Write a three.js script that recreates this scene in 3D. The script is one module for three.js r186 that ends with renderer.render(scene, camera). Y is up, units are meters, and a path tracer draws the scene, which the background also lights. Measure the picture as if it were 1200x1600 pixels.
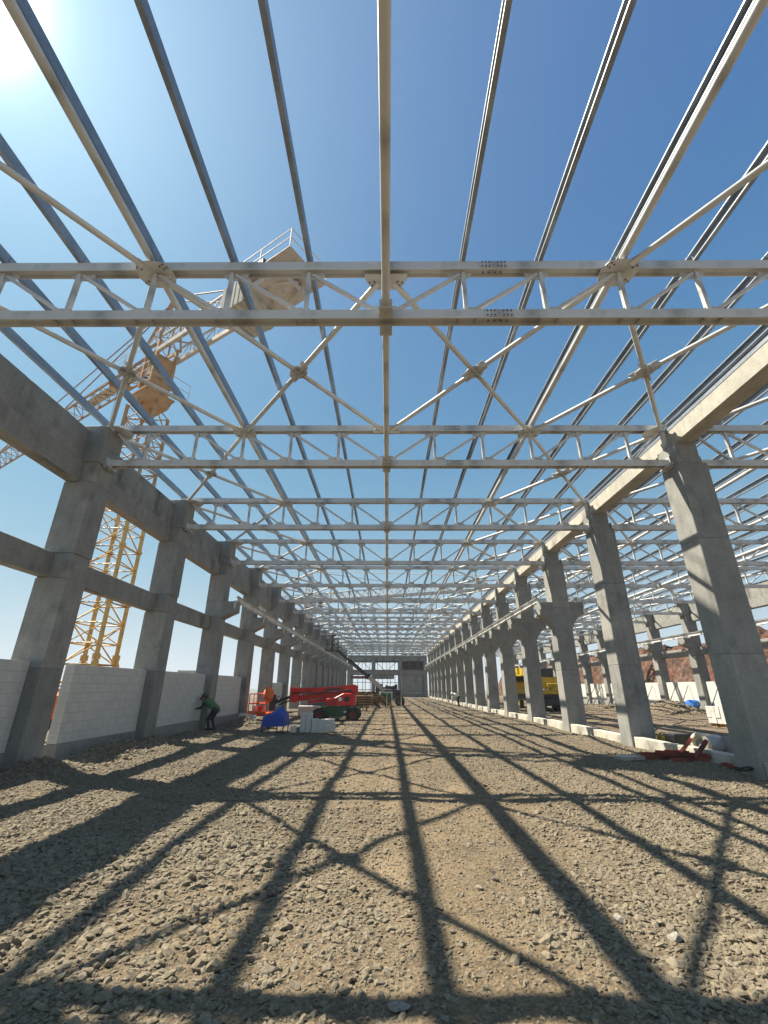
import * as THREE from 'three';
import { mergeGeometries, mergeVertices } from 'three/addons/utils/BufferGeometryUtils.js';
import { ConvexGeometry } from 'three/addons/geometries/ConvexGeometry.js';
import { MarchingCubes } from 'three/addons/objects/MarchingCubes.js';

// ---------------------------------------------------------------- camera, sky, sun, exposure
const scene = new THREE.Scene();
const camera = new THREE.PerspectiveCamera(98.57, 0.75, 0.05, 6000);
camera.position.set(0.033, 1.63, 0);
camera.rotation.order = 'YXZ';
camera.rotation.set(THREE.MathUtils.degToRad(21.75), THREE.MathUtils.degToRad(0.527), THREE.MathUtils.degToRad(0.24));
const SUN_AZ = THREE.MathUtils.degToRad(66.0), SUN_EL = THREE.MathUtils.degToRad(54.2);
const EXPOSURE = 2.3;
const sunDir = new THREE.Vector3(-Math.sin(SUN_AZ) * Math.cos(SUN_EL), Math.sin(SUN_EL), -Math.cos(SUN_AZ) * Math.cos(SUN_EL));
{
  const W = 1024, H = 512, data = new Float32Array(W * H * 4), d = new THREE.Vector3();
  const Z = [0.0, 0.0, 0.27], HA = [0.085, 0.67, 0.585], HB = [0.749, 0.187, 0], G = [0.69, 0.95, 0.93];
  for (let j = 0; j < H; j++) for (let i = 0; i < W; i++) {
    const el = ((j + 0.5) / H - 0.5) * Math.PI, az = ((i + 0.5) / W - 0.5) * 2 * Math.PI;
    d.set(Math.cos(el) * Math.cos(az), Math.sin(el), Math.cos(el) * Math.sin(az));
    const s = Math.max(0, d.y), g = d.angleTo(sunDir), k = (j * W + i) * 4;
    const e = Math.exp(-2 * s), e2 = Math.exp(-5 * s), a = Math.exp(-g / 0.4), c = 6 * Math.exp(-Math.pow(g / 0.06, 2)) + 0.5 * Math.exp(-g / 0.09);
    for (let q = 0; q < 3; q++) data[k + q] = Math.max(0.012, Z[q] + HA[q] * e + HB[q] * e2 + G[q] * a + c) / EXPOSURE;
    data[k + 3] = 1;
  }
  const t = new THREE.DataTexture(data, W, H, THREE.RGBAFormat, THREE.FloatType);
  t.mapping = THREE.EquirectangularReflectionMapping; t.magFilter = THREE.LinearFilter; t.minFilter = THREE.LinearFilter;
  t.needsUpdate = true;
  scene.background = t; scene.environment = t;
}
const sun = new THREE.DirectionalLight(new THREE.Color(1.0, 0.91, 0.75), 5);
sun.position.copy(sunDir).multiplyScalar(120).add(new THREE.Vector3(5, 0, -40));
sun.target.position.set(5, 0, -40);
sun.castShadow = true; sun.shadow.mapSize.set(4096, 4096); sun.shadow.radius = 1;
Object.assign(sun.shadow.camera, { left: -70, right: 70, top: 70, bottom: -70, near: 1, far: 300 });
scene.add(sun, sun.target);
const renderer = new THREE.WebGLRenderer({ antialias: true });
renderer.setSize(768, 1024);
renderer.toneMapping = THREE.LinearToneMapping;
renderer.toneMappingExposure = EXPOSURE;
renderer.shadowMap.enabled = true;

// ---------------------------------------------------------------- helpers
let seed = 12345;
const rnd = () => { seed = (seed * 1664525 + 1013904223) >>> 0; return seed / 4294967296; };
const rr = (a, b) => a + (b - a) * rnd();
const V = (x, y, z) => new THREE.Vector3(x, y, z);
const ORD = ['first', 'second', 'third', 'fourth', 'fifth', 'sixth', 'seventh', 'eighth', 'ninth', 'tenth', 'eleventh', 'twelfth', 'thirteenth', 'fourteenth', 'fifteenth', 'sixteenth', 'seventeenth', 'eighteenth', 'nineteenth', 'twentieth'];
const taken = {};
function numbered(n) { const k = taken[n] = (taken[n] ?? -1) + 1; return k ? `${n}_${String(k).padStart(3, '0')}` : n; }
function tag(o, label, category, group, kind) {
  o.userData.label = label;
  if (category) o.userData.category = category;
  if (group) o.userData.group = group;
  if (kind) o.userData.kind = kind;
  return o;
}
function thing(name, label, category, pos = [0, 0, 0], turn = 0, group) {
  const o = new THREE.Group(); o.name = numbered(name); o.position.set(...pos); o.rotation.y = turn;
  scene.add(o); return tag(o, label, category, group);
}
function part(parent, name, geo, mat, pos, label) {
  const m = new THREE.Mesh(geo, mat); m.name = name; m.castShadow = m.receiveShadow = true;
  if (pos) m.position.set(...pos);
  if (label) m.userData.label = label;
  parent.add(m); return m;
}
function single(name, label, category, geo, mat, pos = [0, 0, 0], turn = 0, group) {
  const m = part(scene, numbered(name), geo, mat, pos); m.rotation.y = turn; return tag(m, label, category, group);
}
function structure(name, label, geo, mat) { const m = part(scene, name, geo, mat); m.userData = { kind: 'structure', label }; return m; }
function copyOf(o, pos, label) { const c = o.clone(); c.name = numbered(o.name.replace(/_\d{3}$/, '')); c.position.set(...pos); c.userData = { ...o.userData, label }; scene.add(c); return c; }

function boxUV(g, ox = 0, oy = 0) { // uv in metres, each face laid out along its two longer axes
  if (g.index) g = g.toNonIndexed();
  const p = g.attributes.position, n = p.count, uv = new Float32Array(n * 2), a = V(0, 0, 0), b = V(0, 0, 0), c = V(0, 0, 0);
  for (let i = 0; i < n; i += 3) {
    a.fromBufferAttribute(p, i); b.fromBufferAttribute(p, i + 1); c.fromBufferAttribute(p, i + 2);
    b.sub(a); c.sub(a); b.cross(c);
    const x = Math.abs(b.x), y = Math.abs(b.y), z = Math.abs(b.z);
    for (let k = i; k < i + 3; k++) {
      const X = p.getX(k), Y = p.getY(k), Z = p.getZ(k);
      const [u, v] = x >= y && x >= z ? [Z, Y] : y >= z ? [X, Z] : [X, Y];
      uv[k * 2] = u + ox; uv[k * 2 + 1] = v + oy;
    }
  }
  g.setAttribute('uv', new THREE.BufferAttribute(uv, 2));
  for (const k of Object.keys(g.attributes)) if (!['position', 'normal', 'uv', 'color'].includes(k)) g.deleteAttribute(k);
  return g;
}
const cache = {};
const cached = (key, f) => cache[key] ?? (cache[key] = f());
const box = (w, h, d, x = 0, y = 0, z = 0) => boxUV(new THREE.BoxGeometry(w, h, d).translate(x, y, z));
function chamfer(w, h, d, c = 0.012, x = 0, y = 0, z = 0, ox = 0, oy = 0) {
  const pts = [];
  for (const i of [-1, 1]) for (const j of [-1, 1]) for (const k of [-1, 1])
    pts.push(V(i * (w / 2 - c), j * (h / 2 - c), k * d / 2), V(i * (w / 2 - c), j * h / 2, k * (d / 2 - c)), V(i * w / 2, j * (h / 2 - c), k * (d / 2 - c)));
  const g = new ConvexGeometry(pts); g.deleteAttribute('uv');
  return boxUV(g.translate(x, y, z), ox, oy);
}
// box between corner values
const span = (x0, x1, y0, y1, z0, z1, c = 0, ox = 0, oy = 0) => c
  ? chamfer(x1 - x0, y1 - y0, z1 - z0, c, (x0 + x1) / 2, (y0 + y1) / 2, (z0 + z1) / 2, ox, oy)
  : boxUV(new THREE.BoxGeometry(x1 - x0, y1 - y0, z1 - z0).translate((x0 + x1) / 2, (y0 + y1) / 2, (z0 + z1) / 2), ox, oy);
const up = V(0, 1, 0);
function along(g, a, b) { // a geometry made along +y, length 1, laid from a to b
  const d = b.clone().sub(a), q = new THREE.Quaternion().setFromUnitVectors(up, d.clone().normalize());
  return g.applyMatrix4(new THREE.Matrix4().compose(a.clone().add(b).multiplyScalar(0.5), q, V(1, 1, 1)));
}
const pipe = (a, b, r, seg = 8, r2 = r) => boxUV(along(new THREE.CylinderGeometry(r2, r, a.distanceTo(b), seg), a, b));
function bar(a, b, w, h = w) { // rectangular bar; h is measured towards the vertical
  const d = b.clone().sub(a), l = d.length(); d.normalize();
  let s = new THREE.Vector3().crossVectors(up, d); if (s.lengthSq() < 1e-6) s.set(1, 0, 0); s.normalize();
  const u = new THREE.Vector3().crossVectors(d, s);
  const m = new THREE.Matrix4().makeBasis(s, u, d).setPosition(a.clone().add(b).multiplyScalar(0.5));
  return boxUV(new THREE.BoxGeometry(w, h, l).applyMatrix4(m));
}
function prism(points, depth, axis = 'z', c = 0) { // extruded outline (x, y) centred on the third axis
  const s = new THREE.Shape(points.map(p => new THREE.Vector2(...p)));
  let g = new THREE.ExtrudeGeometry(s, { depth: depth - 2 * c, bevelEnabled: c > 0, bevelSize: c, bevelThickness: c, bevelOffset: -c, bevelSegments: 1 }).translate(0, 0, -(depth - 2 * c) / 2);
  if (axis === 'x') g.rotateY(Math.PI / 2);
  if (axis === 'y') g.rotateX(-Math.PI / 2);
  return boxUV(g);
}
const merge = list => mergeGeometries(list.map(g => { g = g.index ? g.toNonIndexed() : g; return g; }));
// smooth value noise, tileable with period n
function makeNoise(s) {
  const t = new Float32Array(65536); let q = s >>> 0;
  for (let i = 0; i < 65536; i++) { q = (q * 1664525 + 1013904223) >>> 0; t[i] = q / 4294967296; }
  const at = (x, y) => t[((x * 73 + y * 8191 + (x * y) * 131) & 65535)];
  return (x, y, n = 0) => {
    const xi = Math.floor(x), yi = Math.floor(y), fx = x - xi, fy = y - yi, u = fx * fx * (3 - 2 * fx), v = fy * fy * (3 - 2 * fy);
    const w = n ? (k => ((k % n) + n) % n) : (k => k & 1023), x0 = w(xi), x1 = w(xi + 1), y0 = w(yi), y1 = w(yi + 1);
    return (at(x0, y0) * (1 - u) + at(x1, y0) * u) * (1 - v) + (at(x0, y1) * (1 - u) + at(x1, y1) * u) * v;
  };
}
const N1 = makeNoise(7), N2 = makeNoise(99), N3 = makeNoise(4242);
function fbm(N, u, v, n, oct) { let s = 0, a = 0.5, t = 0; for (let o = 0; o < oct; o++) { s += a * N(u * n, v * n, n); t += a; a *= 0.55; n *= 2; } return s / t; }
function texture(size, f, srgb, metres) { // f(u, v) gives [r, g, b] in 0..1, sRGB for colour maps
  const d = new Uint8Array(size * size * 4);
  for (let j = 0; j < size; j++) for (let i = 0; i < size; i++) {
    const c = f(i / size, j / size), k = (j * size + i) * 4;
    for (let q = 0; q < 3; q++) d[k + q] = Math.max(0, Math.min(255, c[q] * 255)); d[k + 3] = 255;
  }
  const t = new THREE.DataTexture(d, size, size, THREE.RGBAFormat);
  t.wrapS = t.wrapT = THREE.RepeatWrapping; t.magFilter = THREE.LinearFilter; t.minFilter = THREE.LinearMipmapLinearFilter; t.generateMipmaps = true;
  if (srgb) t.colorSpace = THREE.SRGBColorSpace;
  t.repeat.set(1 / metres, 1 / metres); t.needsUpdate = true; return t;
}
const gray = v => [v, v, v];

// ---------------------------------------------------------------- materials
const std = (o) => new THREE.MeshStandardMaterial({ roughness: 0.7, ...o });
const rgb = (r, g, b) => new THREE.Color().setRGB(r, g, b);
const pin = (u, v, n, r) => { // scattered small holes: 0 inside a hole
  const x = u * n, y = v * n, i = Math.floor(x), j = Math.floor(y);
  const h = N3(i * 3.7 + 0.5, j * 5.3 + 0.5), k = N2(i * 7.1 + 0.5, j * 2.9 + 0.5);
  const d = Math.hypot(x - i - 0.2 - 0.6 * h, y - j - 0.2 - 0.6 * k);
  return k > 0.55 && d < r * (0.4 + h) ? 0 : 1;
};
const concreteColor = texture(1024, (u, v) => {
  const big = fbm(N1, u, v, 4, 4), mid = fbm(N2, u, v, 13, 4), fine = fbm(N3, u, v, 90, 3);
  const streak = fbm(N2, u, v * 0.12 + 0.3, 40, 2);                   // run-down marks
  const stain = Math.max(0, fbm(N3, u + 0.37, v, 5, 5) - 0.56) * 1.5;
  let k = 0.535 + (big - 0.5) * 0.11 + (mid - 0.5) * 0.07 + (fine - 0.5) * 0.07 + (streak - 0.5) * 0.06 - stain * 0.40;
  k *= 0.72 + 0.28 * pin(u, v, 64, 0.12);
  return [k * 1.005, k * 1.0, k * 0.965];
}, true, 3.4);
const concreteBump = texture(1024, (u, v) => gray(0.45 + (fbm(N1, u, v, 6, 3) - 0.5) * 0.5 + (fbm(N2, u, v, 60, 3) - 0.5) * 0.22 - 0.35 * (1 - pin(u, v, 64, 0.12))), false, 3.4);
const concreteRough = texture(256, (u, v) => gray(0.78 + (fbm(N1, u, v, 8, 3) - 0.5) * 0.3), false, 1.7);
const M = {};
M.concrete = std({ map: concreteColor, bumpMap: concreteBump, bumpScale: 0.006, roughnessMap: concreteRough, roughness: 1 });
M.concreteOld = std({ map: concreteColor, color: rgb(0.88, 0.885, 0.89), bumpMap: concreteBump, bumpScale: 0.006, roughnessMap: concreteRough, roughness: 1 });
M.pour = [[0.93, 0.94, 0.95], [1.0, 1.0, 1.0], [1.07, 1.065, 1.05]].map(c => std({ map: concreteColor, color: rgb(...c), bumpMap: concreteBump, bumpScale: 0.006, roughnessMap: concreteRough, roughness: 1 }));
M.precast = std({ map: concreteColor, color: rgb(1.7, 1.63, 1.5), bumpMap: concreteBump, bumpScale: 0.004, roughness: 0.85 });
const blockColor = texture(256, (u, v) => { const k = 0.78 + (fbm(N1, u, v, 5, 4) - 0.5) * 0.05 + (fbm(N2, u, v, 40, 2) - 0.5) * 0.06; return [k, k * 0.995, k * 0.97]; }, true, 1.1);
const blockBump = texture(256, (u, v) => gray(0.5 + (fbm(N2, u, v, 50, 2) - 0.5) * 0.9), false, 0.6);
M.block = [0.955, 1.0, 0.98].map(k => std({ map: blockColor, color: rgb(k, k, k * 0.99), bumpMap: blockBump, bumpScale: 0.002, roughness: 0.95 }));
M.mortar = std({ color: rgb(0.36, 0.355, 0.34), roughness: 0.95 });
const paintColor = texture(512, (u, v) => {
  const d = Math.max(0, fbm(N3, u, v, 7, 5) - 0.52) * 0.8, k = 0.80 + (fbm(N1, u, v, 3, 3) - 0.5) * 0.08 - d * 0.55;
  return [k, k, k * 0.99 - d * 0.05];
}, true, 2.3);
const paintRough = texture(256, (u, v) => gray(0.42 + (fbm(N1, u, v, 6, 4) - 0.5) * 0.35), false, 1.5);
M.paint = std({ map: paintColor, roughnessMap: paintRough, roughness: 1, metalness: 0.0 });
const galvColor = texture(512, (u, v) => {
  const x = u * 40, y = v * 40; let b = 9, id = 0;
  for (let i = -1; i <= 1; i++) for (let j = -1; j <= 1; j++) {
    const cx = Math.floor(x) + i, cy = Math.floor(y) + j, wx = (cx + 40) % 40, wy = (cy + 40) % 40;
    const px = cx + N1(wx * 3.1 + 0.5, wy * 4.7 + 0.5), py = cy + N2(wx * 2.3 + 0.5, wy * 5.9 + 0.5), d = Math.hypot(x - px, y - py);
    if (d < b) { b = d; id = N3(wx * 6.1 + 0.5, wy * 3.3 + 0.5); }
  }
  const k = 0.60 + (id - 0.5) * 0.07 + (fbm(N2, u, v, 6, 3) - 0.5) * 0.12;
  return [k * 0.93, k * 0.98, k * 1.04];
}, true, 1.6);
M.galv = std({ map: galvColor, roughness: 0.45, metalness: 0.35 });
M.bolt = std({ color: rgb(0.16, 0.16, 0.17), roughness: 0.5, metalness: 0.6 });
M.steelDark = std({ color: rgb(0.05, 0.05, 0.055), roughness: 0.55, metalness: 0.3 });
M.black = std({ color: rgb(0.018, 0.018, 0.02), roughness: 0.6 });
M.rubber = std({ color: rgb(0.025, 0.024, 0.023), roughness: 0.9 });
const wear = (r, g, b, metres = 1.6) => texture(256, (u, v) => {
  const k = 1 - Math.max(0, fbm(N3, u, v, 6, 5) - 0.5) * 0.9 + (fbm(N1, u, v, 3, 3) - 0.5) * 0.15;
  return [r * k, g * k, b * k];
}, true, metres);
M.yellow = std({ map: wear(0.82, 0.66, 0.36), roughness: 0.5 });
M.craneOrange = std({ map: wear(0.70, 0.54, 0.36), roughness: 0.55 });
M.craneRust = std({ map: wear(0.62, 0.50, 0.40), roughness: 0.65 });
M.craneGrey = std({ map: wear(0.74, 0.70, 0.66), roughness: 0.6 });
M.red = std({ map: wear(0.80, 0.13, 0.06), roughness: 0.42 });
M.orange = std({ map: wear(0.88, 0.33, 0.08), roughness: 0.5 });
M.green = std({ map: wear(0.10, 0.30, 0.14), roughness: 0.45 });
M.liftYellow = std({ map: wear(0.74, 0.62, 0.10), roughness: 0.45 });
M.primer = std({ map: wear(0.50, 0.20, 0.15), roughness: 0.65 });
M.white = std({ map: wear(0.86, 0.86, 0.84), roughness: 0.55 });
M.glass = new THREE.MeshPhysicalMaterial({ color: rgb(0.85, 0.92, 0.95), roughness: 0.05, transmission: 1, thickness: 0, ior: 1.5 });
M.glassDark = std({ color: rgb(0.02, 0.025, 0.03), roughness: 0.08 });
M.tarp = std({ color: rgb(0.015, 0.06, 0.34), roughness: 0.5 });
M.wood = std({ map: wear(0.62, 0.48, 0.32), roughness: 0.85 });
M.woodDark = std({ map: wear(0.32, 0.22, 0.15), roughness: 0.9 });
M.skin = std({ color: rgb(0.42, 0.25, 0.17), roughness: 0.6 });
M.person = std({ vertexColors: true, roughness: 0.85 });
M.vest = std({ color: rgb(0.08, 0.17, 0.07), roughness: 0.8 });
M.helmet = std({ color: rgb(0.75, 0.72, 0.62), roughness: 0.35 });
M.plastic = new THREE.MeshPhysicalMaterial({ color: rgb(0.30, 0.30, 0.31), roughness: 0.25, clearcoat: 0.5, clearcoatRoughness: 0.2 });
M.cream = std({ map: wear(0.80, 0.76, 0.66), roughness: 0.8 });
M.blue = std({ color: rgb(0.05, 0.22, 0.70), roughness: 0.45 });

// ---------------------------------------------------------------- layout (metres; depth d runs into the picture, z = -d)
const S = 5, D0 = 10.08, CD = 0.70, CW = 0.75;       // bay, near face of the first visible columns, column depth and width
const XI = 7.47, XC = XI + CW / 2;                     // inner face and centre of the hall's columns
const FX = 23.2, FC = FX + CW / 2;                     // inner face and centre of the far row
const YB = 7.16, YT = 8.23;                            // truss chords
const NEAR = -2, FAR = 15;                             // column indices
const zc = i => -(D0 + S * i + CD / 2);                // centre line of column / truss i
const HALL2 = 15.71;

// ---------------------------------------------------------------- ground
function ground(x, d) {
  let h = (N1(x * 0.35 + 40, d * 0.35) - 0.5) * 0.09 + (N2(x * 1.1 + 9, d * 1.1) - 0.5) * 0.045;
  if (d < 30 && Math.abs(x) < 9) h += (N3(x * 3.3, d * 3.3) - 0.5) * 0.03 + (N1(x * 8, d * 8) - 0.5) * 0.012;
  const heap = (cx, cd, rx, rd, t) => { const q = ((x - cx) / rx) ** 2 + ((d - cd) / rd) ** 2; return q < 4 ? t * Math.exp(-q * 1.6) * (0.75 + 0.5 * N2(x * 2.1, d * 2.1)) : 0; };
  h += heap(-7.0, 12.6, 0.7, 1.3, 0.34) + heap(-7.1, 10.2, 0.8, 0.8, 0.22) + heap(-6.9, 14.6, 0.5, 0.8, 0.22) + heap(-6.6, 22.6, 0.9, 0.9, 0.35) + heap(-7.0, 17.4, 0.7, 1.5, 0.18);
  h += heap(21.2, 36, 1.6, 3.5, 0.75) + heap(21.6, 43, 1.5, 3, 0.6) + heap(6.9, 11.4, 0.9, 0.7, 0.1) + heap(6.8, 16.8, 0.7, 1.6, 0.12);
  h += heap(-2.2, 48.5, 2.2, 1.4, 0.5);
  if (x < -9.5) h -= Math.min(1.2, (-9.5 - x) * 0.03);
  if (d > 110) h -= Math.min(4, (d - 110) * 0.01);
  return h;
}
{
  const axis = (fine0, fine1, step, mid0, mid1, mstep, end0, end1) => {
    const a = []; for (let q = fine0; q <= fine1 + 1e-6; q += step) a.push(q);
    for (let q = fine1 + mstep; q <= mid1; q += mstep) a.push(q);
    for (let q = a[a.length - 1], st = mstep * 1.4; q < end1; st *= 1.35) { q = Math.min(end1, q + st); a.push(q); }
    const b = []; for (let q = fine0 - mstep; q >= mid0; q -= mstep) b.push(q);
    for (let q = b.length ? b[b.length - 1] : fine0, st = mstep * 1.4; q > end0; st *= 1.35) { q = Math.max(end0, q - st); b.push(q); }
    return b.reverse().concat(a);
  };
  const xs = axis(-8.6, 8.6, 0.1, -30, 26, 0.45, -3500, 3500), ds = axis(1.2, 17, 0.1, -10, 95, 0.45, -200, 4500);
  const nx = xs.length, nd = ds.length, pos = new Float32Array(nx * nd * 3), uv = new Float32Array(nx * nd * 2), col = new Float32Array(nx * nd * 3), idx = [];
  for (let j = 0; j < nd; j++) for (let i = 0; i < nx; i++) {
    const x = xs[i], d = ds[j], k = j * nx + i;
    pos.set([x, ground(x, d), -d], k * 3); uv.set([x, d], k * 2);
    // sandy middle track, grey gravel at the sides, brown soil in the second hall and beyond the walls
    const wob = (N1(x * 0.5 + 3, d * 0.5) - 0.5) * 2.2 + (N2(x * 1.7, d * 1.7) - 0.5) * 0.9;
    const sand = Math.exp(-(((x - 0.3 + wob) / 2.3) ** 2)), p = N3(x * 0.8, d * 0.8);
    let c = [0.172 + 0.036 * sand, 0.140 + 0.019 * sand, 0.096 + 0.002 * sand];
    if (x > 7.6) c = [0.21, 0.163, 0.112];
    if (x < -8.3) c = [0.17, 0.145, 0.105];
    if (d > 130 || Math.abs(x) > 60) { const g = N2(x * 0.02, d * 0.02); c = [0.16 + 0.06 * g, 0.145 + 0.05 * g, 0.09 + 0.02 * g]; }
    const f = 0.82 + 0.36 * p; col.set([c[0] * f, c[1] * f, c[2] * f], k * 3);
    if (i < nx - 1 && j < nd - 1) idx.push(k, k + 1, k + nx, k + 1, k + nx + 1, k + nx);
  }
  const g = new THREE.BufferGeometry();
  g.setAttribute('position', new THREE.BufferAttribute(pos, 3)); g.setAttribute('uv', new THREE.BufferAttribute(uv, 2)); g.setAttribute('color', new THREE.BufferAttribute(col, 3));
  g.setIndex(idx); g.computeVertexNormals();
  const map = texture(1024, (u, v) => { const k = 0.86 + (fbm(N1, u, v, 10, 4) - 0.5) * 0.3 + (fbm(N2, u, v, 110, 3) - 0.5) * 0.55; return [k, k * 0.985, k * 0.96]; }, true, 2.1);
  const bump = texture(1024, (u, v) => gray(0.5 + (fbm(N3, u, v, 40, 2) - 0.5) * 0.5 + (fbm(N2, u, v, 110, 3) - 0.5) * 0.9), false, 2.1);
  structure('ground', 'gravel and sandy soil floor of the building site', g, std({ map, bumpMap: bump, bumpScale: 0.02, vertexColors: true, roughness: 0.97 }));
}
// crushed stone lying on the ground: uncountable, so instanced
{
  const shapes = [];
  for (let s = 0; s < 8; s++) {
    const pts = [], n = 24, ft = rr(0.42, 0.62), wd = rr(0.6, 0.85);
    for (let i = 0; i < n; i++) { const a = rr(0, 6.283), z = rr(-1, 1), q = Math.sqrt(1 - z * z), f = rr(0.84, 1.06); pts.push(V(q * Math.cos(a) * f * 1.1, z * f * ft, q * Math.sin(a) * f * wd)); }
    const g = new ConvexGeometry(pts); g.deleteAttribute('uv'); shapes.push(boxUV(g));
  }
  const stoneMap = texture(256, (u, v) => { const k = 0.92 + (fbm(N1, u, v, 4, 4) - 0.5) * 0.35; return [k, k * 0.99, k * 0.97]; }, true, 1.3);
  const mat = std({ map: stoneMap, roughness: 0.95 });
  const lists = shapes.map(() => []), q = new THREE.Quaternion(), e = new THREE.Euler();
  const clear = (x, d) => { // not inside columns, plinths or walls
    if (x < -7.42 || (x > 7.4 && x < 8.3)) return false;
    return true;
  };
  function scatter(x0, x1, d0, d1, perM2, smin, smax, pow, rho) {
    const n = Math.round((x1 - x0) * (d1 - d0) * perM2);
    for (let k = 0; k < n; k++) {
      const x = rr(x0, x1), d = rr(d0, d1), r = rnd(), t = rnd();
      if (Math.abs(x) > d * 1.15 + 2.2 && x < 8) continue;                  // far outside any view of the hall
      if (r > rho(x, d) || !clear(x, d)) continue;
      const size = smin * Math.pow(smax / smin, Math.pow(t, pow));
      e.set(rr(-0.5, 0.5), rr(0, 6.28), rr(-0.5, 0.5)); q.setFromEuler(e);
      lists[k & 7].push([x, ground(x, d) + size * rr(-0.12, 0.22), -d, q.clone(), size, rnd(), rnd()]);
    }
  }
  const patch = (x, d) => { // how stony the place is
    const wob = (N1(x * 0.5 + 3, d * 0.5) - 0.5) * 2.2 + (N2(x * 1.7, d * 1.7) - 0.5) * 0.9;
    const sand = Math.exp(-(((x - 0.3 + wob) / 2.1) ** 2));
    return Math.max(0.05, 1 - 0.97 * sand) * (0.55 + 0.9 * N3(x * 0.9 + 5, d * 0.9));
  };
  scatter(-7.4, 7.4, 1.4, 7.5, 1250, 0.007, 0.021, 1.2, (x, d) => 0.35 + 0.65 * patch(x, d));
  scatter(-7.4, 7.4, 1.4, 7.5, 640, 0.018, 0.043, 1.7, patch);
  scatter(-7.4, 7.4, 1.4, 7.5, 26, 0.038, 0.07, 2.0, (x, d) => patch(x, d) * (x < -0.5 ? 1 : 0.45));
  scatter(-6, -0.4, 1.6, 6.2, 150, 0.034, 0.068, 1.5, (x, d) => Math.min(1, Math.max(0, (-x - 0.4) / 1.2)) * (0.35 + 0.9 * N3(x * 0.9 + 5, d * 0.9)));
  scatter(0.9, 5, 1.6, 5.5, 60, 0.030, 0.058, 1.6, (x, d) => Math.min(1, (x - 0.9) / 1.5) * (0.3 + 0.8 * N3(x * 0.9 + 5, d * 0.9)));
  scatter(-7.4, 7.4, 7.5, 14, 420, 0.013, 0.038, 1.5, (x, d) => 0.25 + 0.75 * patch(x, d));
  scatter(-7.4, 7.4, 7.5, 14, 12, 0.036, 0.065, 1.8, patch);
  scatter(-7.4, 7.4, 14, 30, 110, 0.018, 0.050, 1.6, (x, d) => 0.3 + 0.7 * patch(x, d));
  scatter(-7.4, 7.4, 30, 60, 22, 0.03, 0.07, 1.5, (x, d) => 0.3 + 0.7 * patch(x, d));
  scatter(8.3, 22.5, 10, 45, 14, 0.02, 0.07, 2, () => 0.6);
  scatter(-7.42, -6.1, 9.3, 15.5, 160, 0.03, 0.09, 1.6, () => 0.8);
  scatter(-7.4, -5.8, 21.6, 23.8, 160, 0.03, 0.09, 1.6, () => 0.8);
  scatter(19.5, 23, 32, 46, 40, 0.05, 0.16, 1.6, () => 0.8);
  const m4 = new THREE.Matrix4(), c = new THREE.Color();
  lists.forEach((L, s) => {
    const im = new THREE.InstancedMesh(shapes[s], mat, L.length); im.name = numbered('gravel');
    L.forEach(([x, y, z, qq, size, a, b], k) => {
      im.setMatrixAt(k, m4.compose(V(x, y, z), qq, V(size, size, size)));
      const f = 0.165 + 0.06 * a; c.setRGB(f * 1.10, f * (0.93 + 0.02 * b), f * (0.64 + 0.08 * b)); im.setColorAt(k, c);
    });
    im.castShadow = im.receiveShadow = true; scene.add(im);
    tag(im, 'loose crushed grey stone scattered over the hall floor', null, null, 'stuff');
  });
  // the few stones large enough to pick out
  const big = [[0.10, 3.30, 0.062, 0.26, 'pale rounded stone at the bottom centre of the picture'], [1.80, 4.30, 0.055, 0.27, 'pale stone at the lower right edge of the gravel, upper of two'], [2.08, 4.05, 0.06, 0.30, 'pale stone at the lower right edge of the gravel, lower of two'], [1.02, 5.0, 0.045, 0.12, 'small dark stone beside the purlin shadows']];
  big.forEach(([x, d, s, f, label], k) => {
    const m = single('stone', label, 'stone', shapes[k % 8].clone().scale(s, s * 0.9, s), std({ map: stoneMap, color: rgb(f * 1.03, f * 0.97, f * 0.86), roughness: 0.95 }), [x, ground(x, d) + s * 0.3, -d], k * 1.7, 'larger stones on the gravel');
  });
}

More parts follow.
